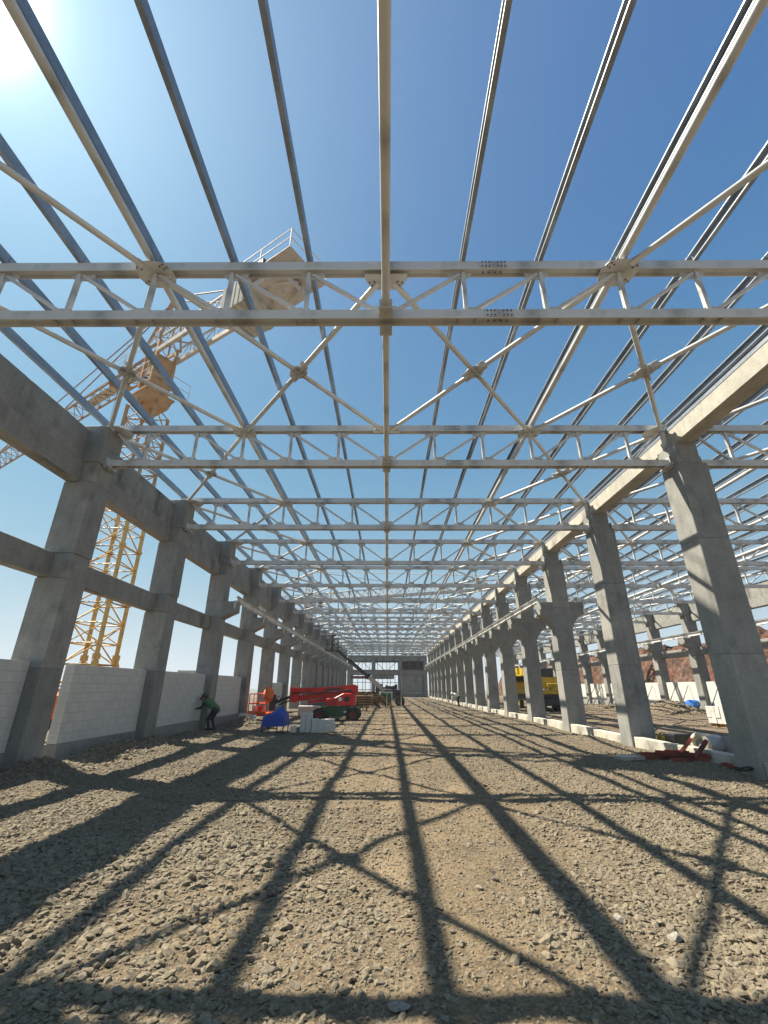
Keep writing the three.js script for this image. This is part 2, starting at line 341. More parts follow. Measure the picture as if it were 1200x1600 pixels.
// ---------------------------------------------------------------- earth bank and far hills
{
  const nx = 100, nd = 260, pos = [], idx = [], uv = [], col = [];
  for (let j = 0; j <= nd; j++) for (let i = 0; i <= nx; i++) {
    const d = 5 + j * 0.45, t = i / nx, x = 26.2 + t * t * 30 + t * 4;
    const rise = Math.min(1, Math.max(0, (x - 26.6 - N1(d * 0.25, 3) * 1.2) / 3.4));
    let y = -0.3 + 6.2 * Math.pow(rise, 0.75) + (rise > 0 ? (N2(x * 0.9, d * 0.9) - 0.5) * 1.1 + (N3(x * 2.3, d * 2.3) - 0.5) * 0.7 + (N1(x * 5.1, d * 5.1) - 0.5) * 0.45 : 0) + (t > 0.3 ? (N1(x * 0.2, d * 0.2) - 0.5) : 0);
    pos.push(x + (N1(x * 1.5, d * 1.5) - 0.5) * 0.8 * rise, y, -d + (N3(x * 1.2 + 7, d * 1.2) - 0.5) * 0.6); uv.push(x + y, d);
    const p = N2(x * 0.7 + y * 0.9, d * 0.7), w = N1(x * 1.9 + y * 2, d * 1.9), f = 0.45 + 0.8 * w;
    const c = p > 0.55 ? [0.21, 0.085, 0.05] : [0.19, 0.11, 0.075]; col.push(c[0] * f, c[1] * f, c[2] * f);
    if (i < nx && j < nd) { const k = j * (nx + 1) + i; idx.push(k, k + 1, k + nx + 1, k + 1, k + nx + 2, k + nx + 1); }
  }
  const g = new THREE.BufferGeometry(); g.setAttribute('position', new THREE.Float32BufferAttribute(pos, 3)); g.setAttribute('uv', new THREE.Float32BufferAttribute(uv, 2)); g.setAttribute('color', new THREE.Float32BufferAttribute(col, 3));
  g.setIndex(idx); const g2 = g.toNonIndexed(); g2.computeVertexNormals();
  const map = texture(256, (u, v) => gray(0.8 + (fbm(N3, u, v, 12, 4) - 0.5) * 0.8), true, 3);
  structure('earth_bank', 'cut bank of red brown earth and rock behind the second hall', g2, std({ map, vertexColors: true, roughness: 1 }));
  const hp = [], hi = []; const n = 160;
  for (let k = 0; k <= n; k++) { const a = -2.4 + 4.8 * k / n, r = 2600, h = 10 + 45 * fbm(N1, k / n, 0.3, 9, 4); hp.push(r * Math.sin(a), -30, -r * Math.cos(a), r * 1.1 * Math.sin(a), h, -r * 1.1 * Math.cos(a)); if (k < n) { const q = k * 2; hi.push(q, q + 1, q + 2, q + 1, q + 3, q + 2); } }
  const hg = new THREE.BufferGeometry(); hg.setAttribute('position', new THREE.Float32BufferAttribute(hp, 3)); hg.setIndex(hi); hg.computeVertexNormals();
  structure('hills', 'low pale hills on the horizon', hg, std({ color: rgb(0.30, 0.30, 0.24), roughness: 1 }));
}

// ---------------------------------------------------------------- concrete columns
const rowName = { left: 'left row', middle: 'row between the two halls', far: 'far right row' };
const place = i => i < 0 ? (i === -1 ? 'beside the camera' : 'behind the camera') : `${ORD[i]} from the camera`;
// outer rows: a column with a wider head that carries the truss, joints at each pour, a corbel for the crane rail
function section(w, h, d, v) { return cached(`sec${w},${h},${d},${v}`, () => chamfer(w, h, d, 0.014, 0, h / 2, 0, v * 1.37, v * 2.11 + h * 1.7)); }
function corbelShape(reach, top, low, inner, depth) { // outline in x away from the column face
  return cached(`corb${reach},${top},${low},${inner},${depth}`, () => prism([[0, inner], [reach * 0.55, low - 0.12], [reach, low], [reach, top], [0, top]], depth, 'z', 0.012));
}
function outerColumn(row, i) {
  const s = row === 'left' ? -1 : 1, xc = row === 'left' ? -XC : FC, v = ((i + 7) * (s > 0 ? 5 : 3)) % 4;
  const t = thing('concrete_column', `concrete column of the ${rowName[row]}, ${place(i)}${i >= 2 ? ', with rail corbel' : ''}`, 'column', [xc, 0, zc(i)], s > 0 ? 0 : Math.PI, `columns of the ${rowName[row]}`);
  // local +x points out of the hall
  const cuts = [-0.4, 2.1 - 0.1 * (v % 2), 4.0, 4.6, 6.49, 7.05];
  for (let k = 0; k < cuts.length - 1; k++) part(t, 'cast_section', section(CW - (k === 2 || k === 4 ? 0.03 : 0), cuts[k + 1] - cuts[k], CD - (k === 2 || k === 4 ? 0.03 : 0), v), k === 0 ? M.concreteOld : M.pour[(k * 2 + v + i + 8) % 3], [k === 2 || k === 4 ? 0.006 : 0, cuts[k], 0]);
  part(t, 'column_head', section(CW + 0.03, 1.08, CD + 0.03, v), M.concrete, [-0.012, 7.05, 0]);
  if (i >= 2) {
    const c = part(t, 'corbel', corbelShape(0.62, 5.27, 4.82, 4.52, CD - 0.02), M.concrete, [-CW / 2 + 0.02, 0, 0]); c.rotation.y = Math.PI;
  }
  const plate = part(t, 'bearing_plate', cached('bplate', () => box(0.16, 0.05, 0.34)), M.paint, [-CW / 2 - 0.09, YB - 0.13, 0]);
  part(plate, 'bolt', cached('boltpair', () => merge([-0.12, 0.12].map(z => pipe(V(-0.0, -0.07, z), V(0, 0.05, z), 0.018, 6)))), M.bolt).userData.kind = 'stuff';
  return t;
}
function middleColumn(i) {
  const v = (i + 9) % 4;
  const t = thing('concrete_column', `concrete column of the ${rowName.middle}, ${place(i)}${i >= 2 ? ', with corbels on both sides' : i >= 0 ? ', no corbel' : ''}`, 'column', [XC, 0, zc(i)], 0, `columns of the ${rowName.middle}`);
  const cuts = [-0.4, 2.35, 5.0, 7.03];
  for (let k = 0; k < 3; k++) part(t, 'cast_section', section(CW, cuts[k + 1] - cuts[k], CD, v), M.pour[(k * 2 + v + 1) % 3], [0, cuts[k], 0]);
  part(t, 'column_head', section(0.6, 0.6, CD, v), M.concrete, [-(CW - 0.6) / 2, 7.03, 0]);
  if (i >= 2) for (const sgn of [-1, 1]) {
    const c = part(t, 'corbel', corbelShape(0.62, 5.27, 4.72, 4.10, CD - 0.02), M.concrete, [sgn * (CW / 2 - 0.02), 0, 0]); if (sgn < 0) c.rotation.y = Math.PI;
  }
  part(t, 'bearing_plate', cached('bplate', () => box(0.16, 0.05, 0.34)), M.paint, [-CW / 2 - 0.08, YB - 0.12, 0]);
  part(t, 'bearing_plate', cached('bplate', () => box(0.16, 0.05, 0.34)), M.paint, [CW / 2 - 0.06, YB - 0.11, 0]);
  return t;
}
for (let i = NEAR; i <= FAR; i++) { outerColumn('left', i); middleColumn(i); if (i >= 0) outerColumn('far', i); }

// ---------------------------------------------------------------- concrete beams
const bay = i => i < 0 ? (i === -1 ? 'in the bay beside the camera' : 'in the bay behind the camera') : `between the ${ORD[i]} and ${ORD[i + 1]} columns`;
function beam(name, label, geoKey, f, mat, pos, group) { return single(name, label, 'beam', cached(geoKey, f), mat, pos, 0, group); }
for (let i = NEAR; i < FAR; i++) {
  const L = S - CD, z = (zc(i) + zc(i + 1)) / 2, v = (i + 8) % 3;
  for (const row of ['left', 'far']) {
    if (row === 'far' && i < 0) continue;
    const s = row === 'left' ? -1 : 1, xo = row === 'left' ? -XC - 0.175 : FC + 0.175, rn = rowName[row];
    beam('tie_beam', `concrete tie beam at mid height of the ${rn} ${bay(i)}`, `tie${v}`, () => chamfer(0.3, 0.57, L, 0.012, 0, 0, 0, v, v), M.concrete, [xo + s * 0.05, 4.31, z], `mid height tie beams of the ${rn}`);
    beam('lintel_beam', `lower edge beam of the ${rn} under the roof ${bay(i)}`, `lint${v}`, () => chamfer(0.36, 0.55, L, 0.012, 0, 0, 0, v * 2, v), M.concrete, [xo - s * 0.01, 6.765, z], `lower edge beams of the ${rn}`);
    const u = thing('edge_beam', `tall upper edge beam of the ${rn} beside the roof ${bay(i)}`, 'beam', [xo + s * 0.03, 7.05, z], 0, `upper edge beams of the ${rn}`);
    part(u, 'panel', cached(`eb${v}`, () => chamfer(0.3, 0.92, L / 2 - 0.09, 0.012, 0, 0.46, 0, v, v * 3)), M.concrete, [0, 0, -L / 4 - 0.035]);
    part(u, "panel", cached(`eb${v}`), M.concrete, [0, 0, L / 4 + 0.035]);
    part(u, 'joint_strip', cached('ebj', () => chamfer(0.32, 0.9, 0.2, 0.006, 0, 0.45, 0)), M.concrete);
  }
  const b = thing('roof_beam', `pale concrete roof beam on the ${rowName.middle} ${bay(i)}`, 'beam', [XI + 0.34, 7.63, z], 0, 'roof beams between the two halls');
  part(b, 'beam_body', cached(`rb${v}`, () => chamfer(0.46, 0.5, S - 0.012, 0.014, 0, 0.25, 0, v * 1.3, v)), M.precast);
  part(b, 'gutter', cached('gut', () => merge([span(-0.239, -0.234, 0.44, 0.53, -2.49, 2.49), span(-0.234, -0.1, 0.503, 0.508, -2.49, 2.49)])), M.galv);
  // low plinths in the middle row, two pieces to a bay with a gap
  if (i >= -1) {
    const pl = thing('plinth', `low concrete plinth of the ${rowName.middle} ${bay(i)}`, 'plinth', [XI + 0.16, 0, z], 0, 'plinths between the two halls');
    const h1 = 0.26 + 0.05 * rnd(), h2 = 0.24 + 0.05 * rnd();
    part(pl, 'kerb', chamfer(0.28, h1 + 0.3, L / 2 - 0.1, 0.012, 0, (h1 - 0.3) / 2, L / 4 + 0.05), M.precast);
    part(pl, 'kerb', chamfer(0.26, h2 + 0.3, L / 2 - 0.1, 0.012, 0.03, (h2 - 0.3) / 2, -L / 4 - 0.05), M.precast);
  }
}

// ---------------------------------------------------------------- block walls in the outer rows
function blockWall(row, i, d0, d1, courses, group, loose) {
  const s = row === 'left' ? -1 : 1, xin = row === 'left' ? -XI - 0.28 : FX + 0.28, L = d1 - d0, bh = 0.222, bl = 0.6, th = 0.24;
  const t = thing('block_wall', `${row === 'left' ? 'white aerated block wall on a plinth in the left row' : 'sunlit white block wall on a plinth in the far right row'} ${bay(i)}`, 'wall', [xin + s * th / 2, 0, -(d0 + d1) / 2], 0, group);
  part(t, 'plinth', chamfer(th + 0.12, 0.78, L, 0.012, s * 0.02, -0.02, 0, i, i), M.concrete);
  part(t, 'mortar_bed', box(th - 0.02, courses * bh - 0.01, L - 0.02, 0, 0.37 + courses * bh / 2, 0), M.mortar);
  for (let c = 0; c < courses; c++) {
    let z = -L / 2; let first = c % 2 ? bl / 2 : bl;
    while (z < L / 2 - 0.02) {
      const w = Math.min(first, L / 2 - z); first = bl;
      if (w > 0.04) part(t, 'block', cached(`blk${w.toFixed(2)}`, () => chamfer(th, bh - 0.007, w - 0.002, 0.003)), M.block[(c * 5 + Math.floor(z * 7 + 50)) % 3], [rr(-0.003, 0.003), 0.37 + (c + 0.5) * bh, z + w / 2]);
      z += w;
    }
  }
  return t;
}
for (const i of [-2, -1, 0, 1, 2, 4]) blockWall('left', i, D0 + S * i + CD + (i === 0 ? 0.78 : 0.01), D0 + S * (i + 1) - 0.01, i === 4 ? 7 : 8, 'block walls of the left row');
for (let i = 2; i <= 12; i++) blockWall('far', i, D0 + S * i + CD + 0.01, D0 + S * (i + 1) - 0.01, 8, 'block walls of the far right row');
// solid concrete panels farther along the left row
for (let i = 7; i < FAR; i++) {
  const t = thing('concrete_wall_panel', `tall concrete wall panel filling the left row ${bay(i)}`, 'wall', [-XC + 0.1, 0, (zc(i) + zc(i + 1)) / 2], 0, 'concrete wall panels of the left row');
  part(t, 'panel', cached('cwp', () => chamfer(0.2, 4.25, (S - CD) / 2 - 0.01, 0.012, 0, 1.875, 0)), M.concrete, [0, 0, -(S - CD) / 4]);
  part(t, 'panel', cached("cwp"), M.concrete, [0, 0, (S - CD) / 4]);
}

// ---------------------------------------------------------------- roof trusses
const KX = 1.3, NODES = 6;
function hChord(x0, x1) { // steel section with upright flanges and a level web
  return merge([span(x0, x1, -0.09, 0.09, 0.073, 0.085), span(x0, x1, -0.09, 0.09, -0.085, -0.073), span(x0, x1, -0.006, 0.006, -0.073, 0.073)]);
}
function gussetShape(w, h, t = 0.012) { return prism([[-w / 2, 0], [w / 2, 0], [w / 2, h * 0.45], [w * 0.28, h], [-w * 0.28, h], [-w / 2, h * 0.45]], t); }
function bolts(list, r = 0.016, axis = 'y', len = 0.05) { return merge(list.map(([x, y, z]) => axis === 'y' ? pipe(V(x, y - len / 2, z), V(x, y + len / 2, z), r, 6) : pipe(V(x, y, z - len / 2), V(x, y, z + len / 2), r, 6))); }
function makeTruss(label, group, x, i, main) {
  const t = thing('roof_truss', label, 'truss', [x, YB, zc(i)], main ? 0 : Math.PI, group), H = YT - YB;
  part(t, 'top_chord', cached('topc', () => hChord(-7.86, 7.62)), M.paint, [0, H, 0]);
  part(t, 'bottom_chord', cached('botc', () => hChord(-XI + 0.03, XI - 0.03)), M.paint);
  const post = cached('tpost', () => boxUV(new THREE.BoxGeometry(0.066, H - 0.18, 0.066)));
  for (let k = -NODES + 1; k < NODES; k++) {
    if (!k) continue; const x = k * KX, s = Math.sign(k);
    part(t, 'post', post, M.paint, [x, H / 2, 0]);
    for (const q of [-0.14, 0.14]) part(t, 'stiffener', cached('stiff', () => box(0.008, 0.16, 0.146)), M.paint, [x + q, 0, 0]);
    part(t, 'gusset_plate', cached('gusT', () => gussetShape(0.40, 0.15).rotateZ(Math.PI)), M.paint, [x - s * 0.07, H - 0.088, 0]);
    part(t, 'gusset_plate', cached('gusB', () => gussetShape(0.40, 0.13)), M.paint, [x + s * 0.09, 0.088, 0]);
  }
  for (let k = 1; k <= NODES; k++) for (const s of [-1, 1]) {
    const a = V(s * (k === NODES ? 7.38 : k * KX - 0.06), H - 0.13, 0), b = V(s * ((k - 1) * KX + (k === 1 ? 0.14 : 0.10)), 0.13, 0);
    part(t, 'diagonal', cached(`diag${s * (k === NODES ? 9 : k === 1 ? 1 : 2)}`, () => { const o = V(s * (k - 1) * KX, 0, 0); return bar(a.clone().sub(o), b.clone().sub(o), 0.054); }), M.paint, [s * (k - 1) * KX, 0, 0]);
  }
  part(t, 'gusset_plate', cached('gusC', () => gussetShape(0.55, 0.17)), M.paint, [0, 0.088, 0]);
  // level plates that take the roof bracing
  const lev = cached('gusL', () => prism([[-0.36, -0.08], [-0.28, -0.24], [-0.1, -0.29], [0.1, -0.29], [0.28, -0.24], [0.36, -0.08], [0.36, 0.08], [0.28, 0.24], [0.1, 0.29], [-0.1, 0.29], [-0.28, 0.24], [-0.36, 0.08]], 0.014, 'y'));
  const lb = cached('gusLb', () => bolts([-1, 1].flatMap(sx => [-1, 1].flatMap(sz => [[0.22, 0.13], [0.29, 0.17], [0.16, 0.19], [0.23, 0.23]].map(([a, b]) => [sx * a, 0, sz * b])))));
  const half = cached('gusH', () => prism([[-0.36, 0.0], [0.36, 0.0], [0.36, 0.1], [0.26, 0.27], [0.12, 0.32], [-0.12, 0.32], [-0.26, 0.27], [-0.36, 0.1]], 0.014, 'y'));
  const hb = cached('gusHb', () => bolts([-1, 1].flatMap(sx => [[0.2, 0.14], [0.28, 0.16], [0.16, 0.2], [0.23, 0.22]].map(([a, b]) => [sx * a, 0, -b]))));
  const inner = main && ((i + 2) % 6 === 1 ? 1 : (i + 1) % 6 === 1 ? -1 : 0); // +1: bracing in the bay ahead, -1: in the bay behind
  if (inner) { const p = part(t, 'bracing_plate', half, M.paint, [0, H - 0.098, 0]); if (inner < 0) p.rotation.y = Math.PI; part(p, 'bolt', hb, M.bolt).userData.kind = 'stuff'; }
  for (const k of [-3, 3]) {
    const p = part(t, 'bracing_plate', lev, M.paint, [k * KX, H - 0.098, 0]); p.scale.set(0.86, 1, 0.9);
    part(p, 'bolt', lb, M.bolt).userData.kind = 'stuff';
  }
  for (const s of [-1, 1]) part(t, 'bracing_plate', cached(`gusE${s}`, () => prism([[0, -0.34], [-s * 0.2, -0.34], [-s * 0.42, -0.1], [-s * 0.42, 0.1], [-s * 0.2, 0.34], [0, 0.34]], 0.014, 'y')), M.paint, [s * (XI - 0.04), H - 0.098, 0]);
  // bolted splices
  const spl = cached('splice', () => merge([box(0.46, 0.15, 0.012, 0, 0, 0.092), box(0.46, 0.15, 0.012, 0, 0, -0.092), box(0.46, 0.012, 0.13, 0, -0.013, 0)]));
  const splB = cached('spliceB', () => merge([bolts([-0.19, -0.13, -0.07, 0.07, 0.13, 0.19].flatMap(x => [[x, 0.045, 0.1], [x, -0.045, 0.1]]), 0.014, 'z', 0.03), bolts([-0.15, -0.05, 0.05, 0.15].flatMap(x => [[x, -0.025, 0.035], [x, -0.025, -0.035]]), 0.015, 'y', 0.03)]));
  for (const y of [0, H]) { const p = part(t, 'splice_plate', spl, M.paint, [1.8, y, 0]); part(p, 'bolt', splB, M.bolt).userData.kind = 'stuff'; }
  for (const q of [-0.19, 0.19]) part(t, 'strut_collar', cached('collar', () => span(-0.1, 0.1, -0.09, 0.09, -0.1, 0.1)), M.paint, [0, 0, q]);
  if (main) part(t, 'end_post', cached('endp', () => span(-0.045, 0.045, 0, 0.505, -0.055, 0.055)), M.paint, [XI + 0.05, 7.63 - YB, 0]);
  part(t, 'end_plate', cached('endpl', () => box(0.024, 0.34, 0.26)), M.paint, [XI - 0.018, 0, 0]);
  part(t, 'end_plate', cached("endpl"), M.paint, [-XI + 0.018, 0, 0]);
  return t;
}
const tr = i => i === -1 ? 'nearest, overhead' : i < -1 ? 'behind the camera' : `${ORD[i + 1]} from the camera`;
for (let i = NEAR; i <= FAR; i++) makeTruss(`light grey steel roof truss across the main hall, ${tr(i)}`, 'roof trusses of the main hall', 0, i, true);
for (let i = NEAR + 1; i <= FAR; i++) makeTruss(`light grey steel roof truss across the right hall, ${tr(i)}`, 'roof trusses of the right hall', HALL2, i, false);

// ---------------------------------------------------------------- purlins, struts and bracing
const zNear = -(D0 + S * NEAR - 0.6), zFar = zc(FAR) - 0.3;
function purlinGeo(len) { // C section, 200 mm high, open to the left, lips on both flanges
  const t = 0.004, w = 0.035, h = 0.2, a = -len / 2, b = len / 2;
  return merge([span(w - t, w, 0, h, a, b), span(-w, w - t, 0, t, a, b), span(-w, w - t, h - t, h, a, b), span(-w, -w + t, t, 0.024, a, b), span(-w, -w + t, h - 0.024, h - t, a, b)]);
}
for (const [hall, cx] of [['main hall', 0], ['right hall', HALL2]]) for (let k = -NODES; k <= NODES; k++) {
  const x = cx + (Math.abs(k) === NODES ? (k < 0 ? -7.8 : 7.66) : k * KX);
  const where = k === 0 ? 'on the centre line' : `${ORD[Math.abs(k) - 1]} ${k < 0 ? 'left' : 'right'} of the centre line`;
  const t = thing('purlin', `galvanised roof purlin line of the ${hall}, ${where}`, 'purlin', [x, YT + 0.09, 0], 0, `purlins of the ${hall}`);
  for (let i = NEAR; i < FAR; i++) part(t, 'purlin_length', cached('pur', () => purlinGeo(S - 0.01)), M.galv, [0, 0, (zc(i) + zc(i + 1)) / 2]);
  for (let i = NEAR; i <= FAR; i++) part(t, 'cleat', cached('cleat', () => merge([box(0.13, 0.012, 0.14, 0.07, -0.004), box(0.008, 0.17, 0.12, 0.04, 0.085)])), M.galv, [0, 0, zc(i)]);
}
for (const [hall, cx] of [['main hall', 0], ['right hall', HALL2]]) for (const [k, y, what] of [[0, YT, 'on its centre line, upper one'], [0, YB, 'on its centre line, lower one'], [-3, YT, 'left of its centre line'], [3, YT, 'right of its centre line']]) {
  const t = thing('strut_tube', `round steel strut along the ${hall} roof ${what}`, 'tube', [cx + k * KX, y, 0], 0, `strut tubes of the ${hall}`);
  for (let i = NEAR; i < FAR; i++) part(t, 'tube_length', cached('strut', () => merge([pipe(V(0, 0, -S / 2 + 0.2), V(0, 0, S / 2 - 0.2), 0.062, 14), box(0.012, 0.12, 0.2, 0, 0, S / 2 - 0.12), box(0.012, 0.12, 0.2, 0, 0, -S / 2 + 0.12)])), M.paint, [0, 0, (zc(i) + zc(i + 1)) / 2]);
}
function crossBrace(label, group, x0, x1, i, r = 0.052) {
  const xm = (x0 + x1) / 2, zm = (zc(i) + zc(i + 1)) / 2, hx = (x1 - x0) / 2, hz = S / 2, l = Math.hypot(hx, hz), ux = hx / l, uz = hz / l, e = 0.22, key = `xb${hx.toFixed(2)}`;
  const t = thing('cross_brace', label, 'brace', [xm, YT - 0.098, zm], 0, group), P = (a, sx, sz) => V(sx * ux * a, 0.0, sz * uz * a);
  part(t, 'long_tube', cached(key + 'a', () => pipe(P(l - e, -1, -1), P(l - e, 1, 1), r, 12)), M.paint);
  for (const q of [-1, 1]) part(t, 'half_tube', cached(key + 'b' + q, () => pipe(P(0.16, q, -q), P(l - e, q, -q), r, 12)), M.paint);
  const h = part(t, 'hub_plate', cached(key + 'h', () => { const g = []; for (const [sx, sz] of [[1, 1], [1, -1]]) g.push(along(new THREE.BoxGeometry(0.2, 0.62, 0.014), P(0.31, -sx, -sz), P(0.31, sx, sz)).translate(0, sz * 0.016 - 0.0, 0)); return boxUV(merge([...g.map(q => q.toNonIndexed()), new THREE.CylinderGeometry(0.2, 0.2, 0.03, 8).toNonIndexed()].map(q => { for (const k of Object.keys(q.attributes)) if (!['position', 'normal', 'uv'].includes(k)) q.deleteAttribute(k); return q; }))); }), M.paint);
  part(h, 'bolt', cached(key + 'hb', () => bolts([[1, 1], [1, -1], [-1, 1], [-1, -1]].flatMap(([sx, sz]) => [0.13, 0.19].map(a => [sx * ux * a, 0, sz * uz * a])), 0.016, 'y', 0.07)), M.bolt).userData.kind = 'stuff';
  for (const [sx, sz] of [[1, 1], [-1, -1], [1, -1], [-1, 1]]) part(t, 'end_plate', cached(key + 'e' + sx + sz, () => { const a = P(l - 0.12, sx, sz), b = P(l - 0.34, sx, sz); return bar(a, b, 0.11, 0.016); }), M.paint, [0, 0.018, 0]);
  return t;
}
for (const [hall, cx, tall] of [['main hall', 0, true], ['right hall', HALL2, false]]) for (let i = NEAR; i < FAR; i++) {
  const pair = i < -1 ? 'behind the camera' : i === -1 ? 'past the nearest truss' : `past the ${ORD[i + 1]} truss`;
  for (const s of [-1, 1]) {
    crossBrace(`outer ${s < 0 ? 'left' : 'right'} cross brace of the ${hall} roof ${pair}`, `outer cross braces of the ${hall}`, cx + (s < 0 ? -7.66 : 3 * KX), cx + (s < 0 ? -3 * KX : 7.5), i);
    if (tall && (i === -1 || (i + 1) % 6 === 0)) crossBrace(`inner ${s < 0 ? 'left' : 'right'} cross brace of the ${hall} roof ${pair}`, `inner cross braces of the ${hall}`, cx + (s < 0 ? -3 * KX : 0), cx + (s < 0 ? 0 : 3 * KX), i);
  }
}
// crane runway beams on the corbels
for (const [x, s, where, first] of [[-6.93, 1, 'on the left row of the main hall', 2], [6.93, -1, 'on the right side of the main hall', 2], [8.76, 1, 'on the left side of the right hall', 2], [22.66, -1, 'on the far right row', 1]]) {
  const t = thing('crane_runway', `steel crane runway beam ${where}, on corbels`, 'beam', [x, 5.27, 0], 0, 'crane runway beams');
  for (let i = first; i < FAR; i++) {
    part(t, 'runway_beam', cached('rwb', () => merge([span(-0.09, 0.09, 0.01, 0.022, -2.49, 2.49), span(-0.005, 0.005, 0.022, 0.238, -2.49, 2.49), span(-0.09, 0.09, 0.238, 0.25, -2.49, 2.49)])), M.paint, [0, 0, (zc(i) + zc(i + 1)) / 2]);
    part(t, 'rail', cached('rwr', () => span(-0.025, 0.025, 0.252, 0.30, -2.49, 2.49)), M.bolt, [0, 0, (zc(i) + zc(i + 1)) / 2]);
    part(t, 'bracket', cached('rwk' + s, () => prism([[0, 0], [s * 0.09, 0], [s * 0.015, -0.34], [0, -0.34]], 0.1)), M.paint, [s * 0.03, 0.008, zc(i) + 0.42]);
  }
}

// ---------------------------------------------------------------- tower cranes
function latticeTower(w, y0, y1, panel, rc, rd) { // square lattice: four chords, rings and zigzag diagonals
  const g = [], n = Math.max(1, Math.round((y1 - y0) / panel)), h = (y1 - y0) / n, c = [[-1, -1], [1, -1], [1, 1], [-1, 1]].map(([a, b]) => [a * w / 2, b * w / 2]);
  for (const [x, z] of c) g.push(bar(V(x, y0, z), V(x, y1, z), rc * 2));
  for (let k = 0; k <= n; k++) for (let f = 0; f < 4; f++) {
    const [ax, az] = c[f], [bx, bz] = c[(f + 1) % 4], y = y0 + k * h;
    g.push(pipe(V(ax, y, az), V(bx, y, bz), rd, 5));
    if (k < n) { const flip = (k + f) % 2; g.push(pipe(flip ? V(ax, y, az) : V(bx, y, bz), flip ? V(bx, y + h, bz) : V(ax, y + h, az), rd, 5)); }
    if (k < n && f % 2 === 0) g.push(pipe(V(ax, y + h, az), V(bx, y, bz), rd * 0.8, 5));
  }
  return merge(g);
}
function latticeJib(l0, l1, w, h, panel, rc, rd) { // triangular jib along +x, two lower chords and one upper
  const g = [], n = Math.round((l1 - l0) / panel), p = (l1 - l0) / n;
  for (const z of [-w / 2, w / 2]) g.push(bar(V(l0, 0, z), V(l1, 0, z), rc * 2));
  g.push(pipe(V(l0, h, 0), V(l1, h, 0), rc, 6));
  for (let k = 0; k < n; k++) {
    const x = l0 + k * p, m = x + p / 2;
    g.push(pipe(V(x, 0, -w / 2), V(x, 0, w / 2), rd, 5), pipe(V(x, 0, k % 2 ? -w / 2 : w / 2), V(x + p, 0, k % 2 ? w / 2 : -w / 2), rd, 5));
    for (const z of [-w / 2, w / 2]) g.push(pipe(V(x, 0, z), V(m, h, 0), rd, 5), pipe(V(m, h, 0), V(x + p, 0, z), rd, 5));
  }
  return merge(g);
}
function railing(pts, h, r = 0.02) {
  const g = [];
  for (let k = 0; k < pts.length; k++) {
    const a = pts[k]; g.push(pipe(a, a.clone().setY(a.y + h), r, 5));
    if (k < pts.length - 1) for (const q of [0.5, 1]) g.push(pipe(a.clone().setY(a.y + h * q), pts[k + 1].clone().setY(pts[k + 1].y + h * q), r, 5));
  }
  return merge(g);
}
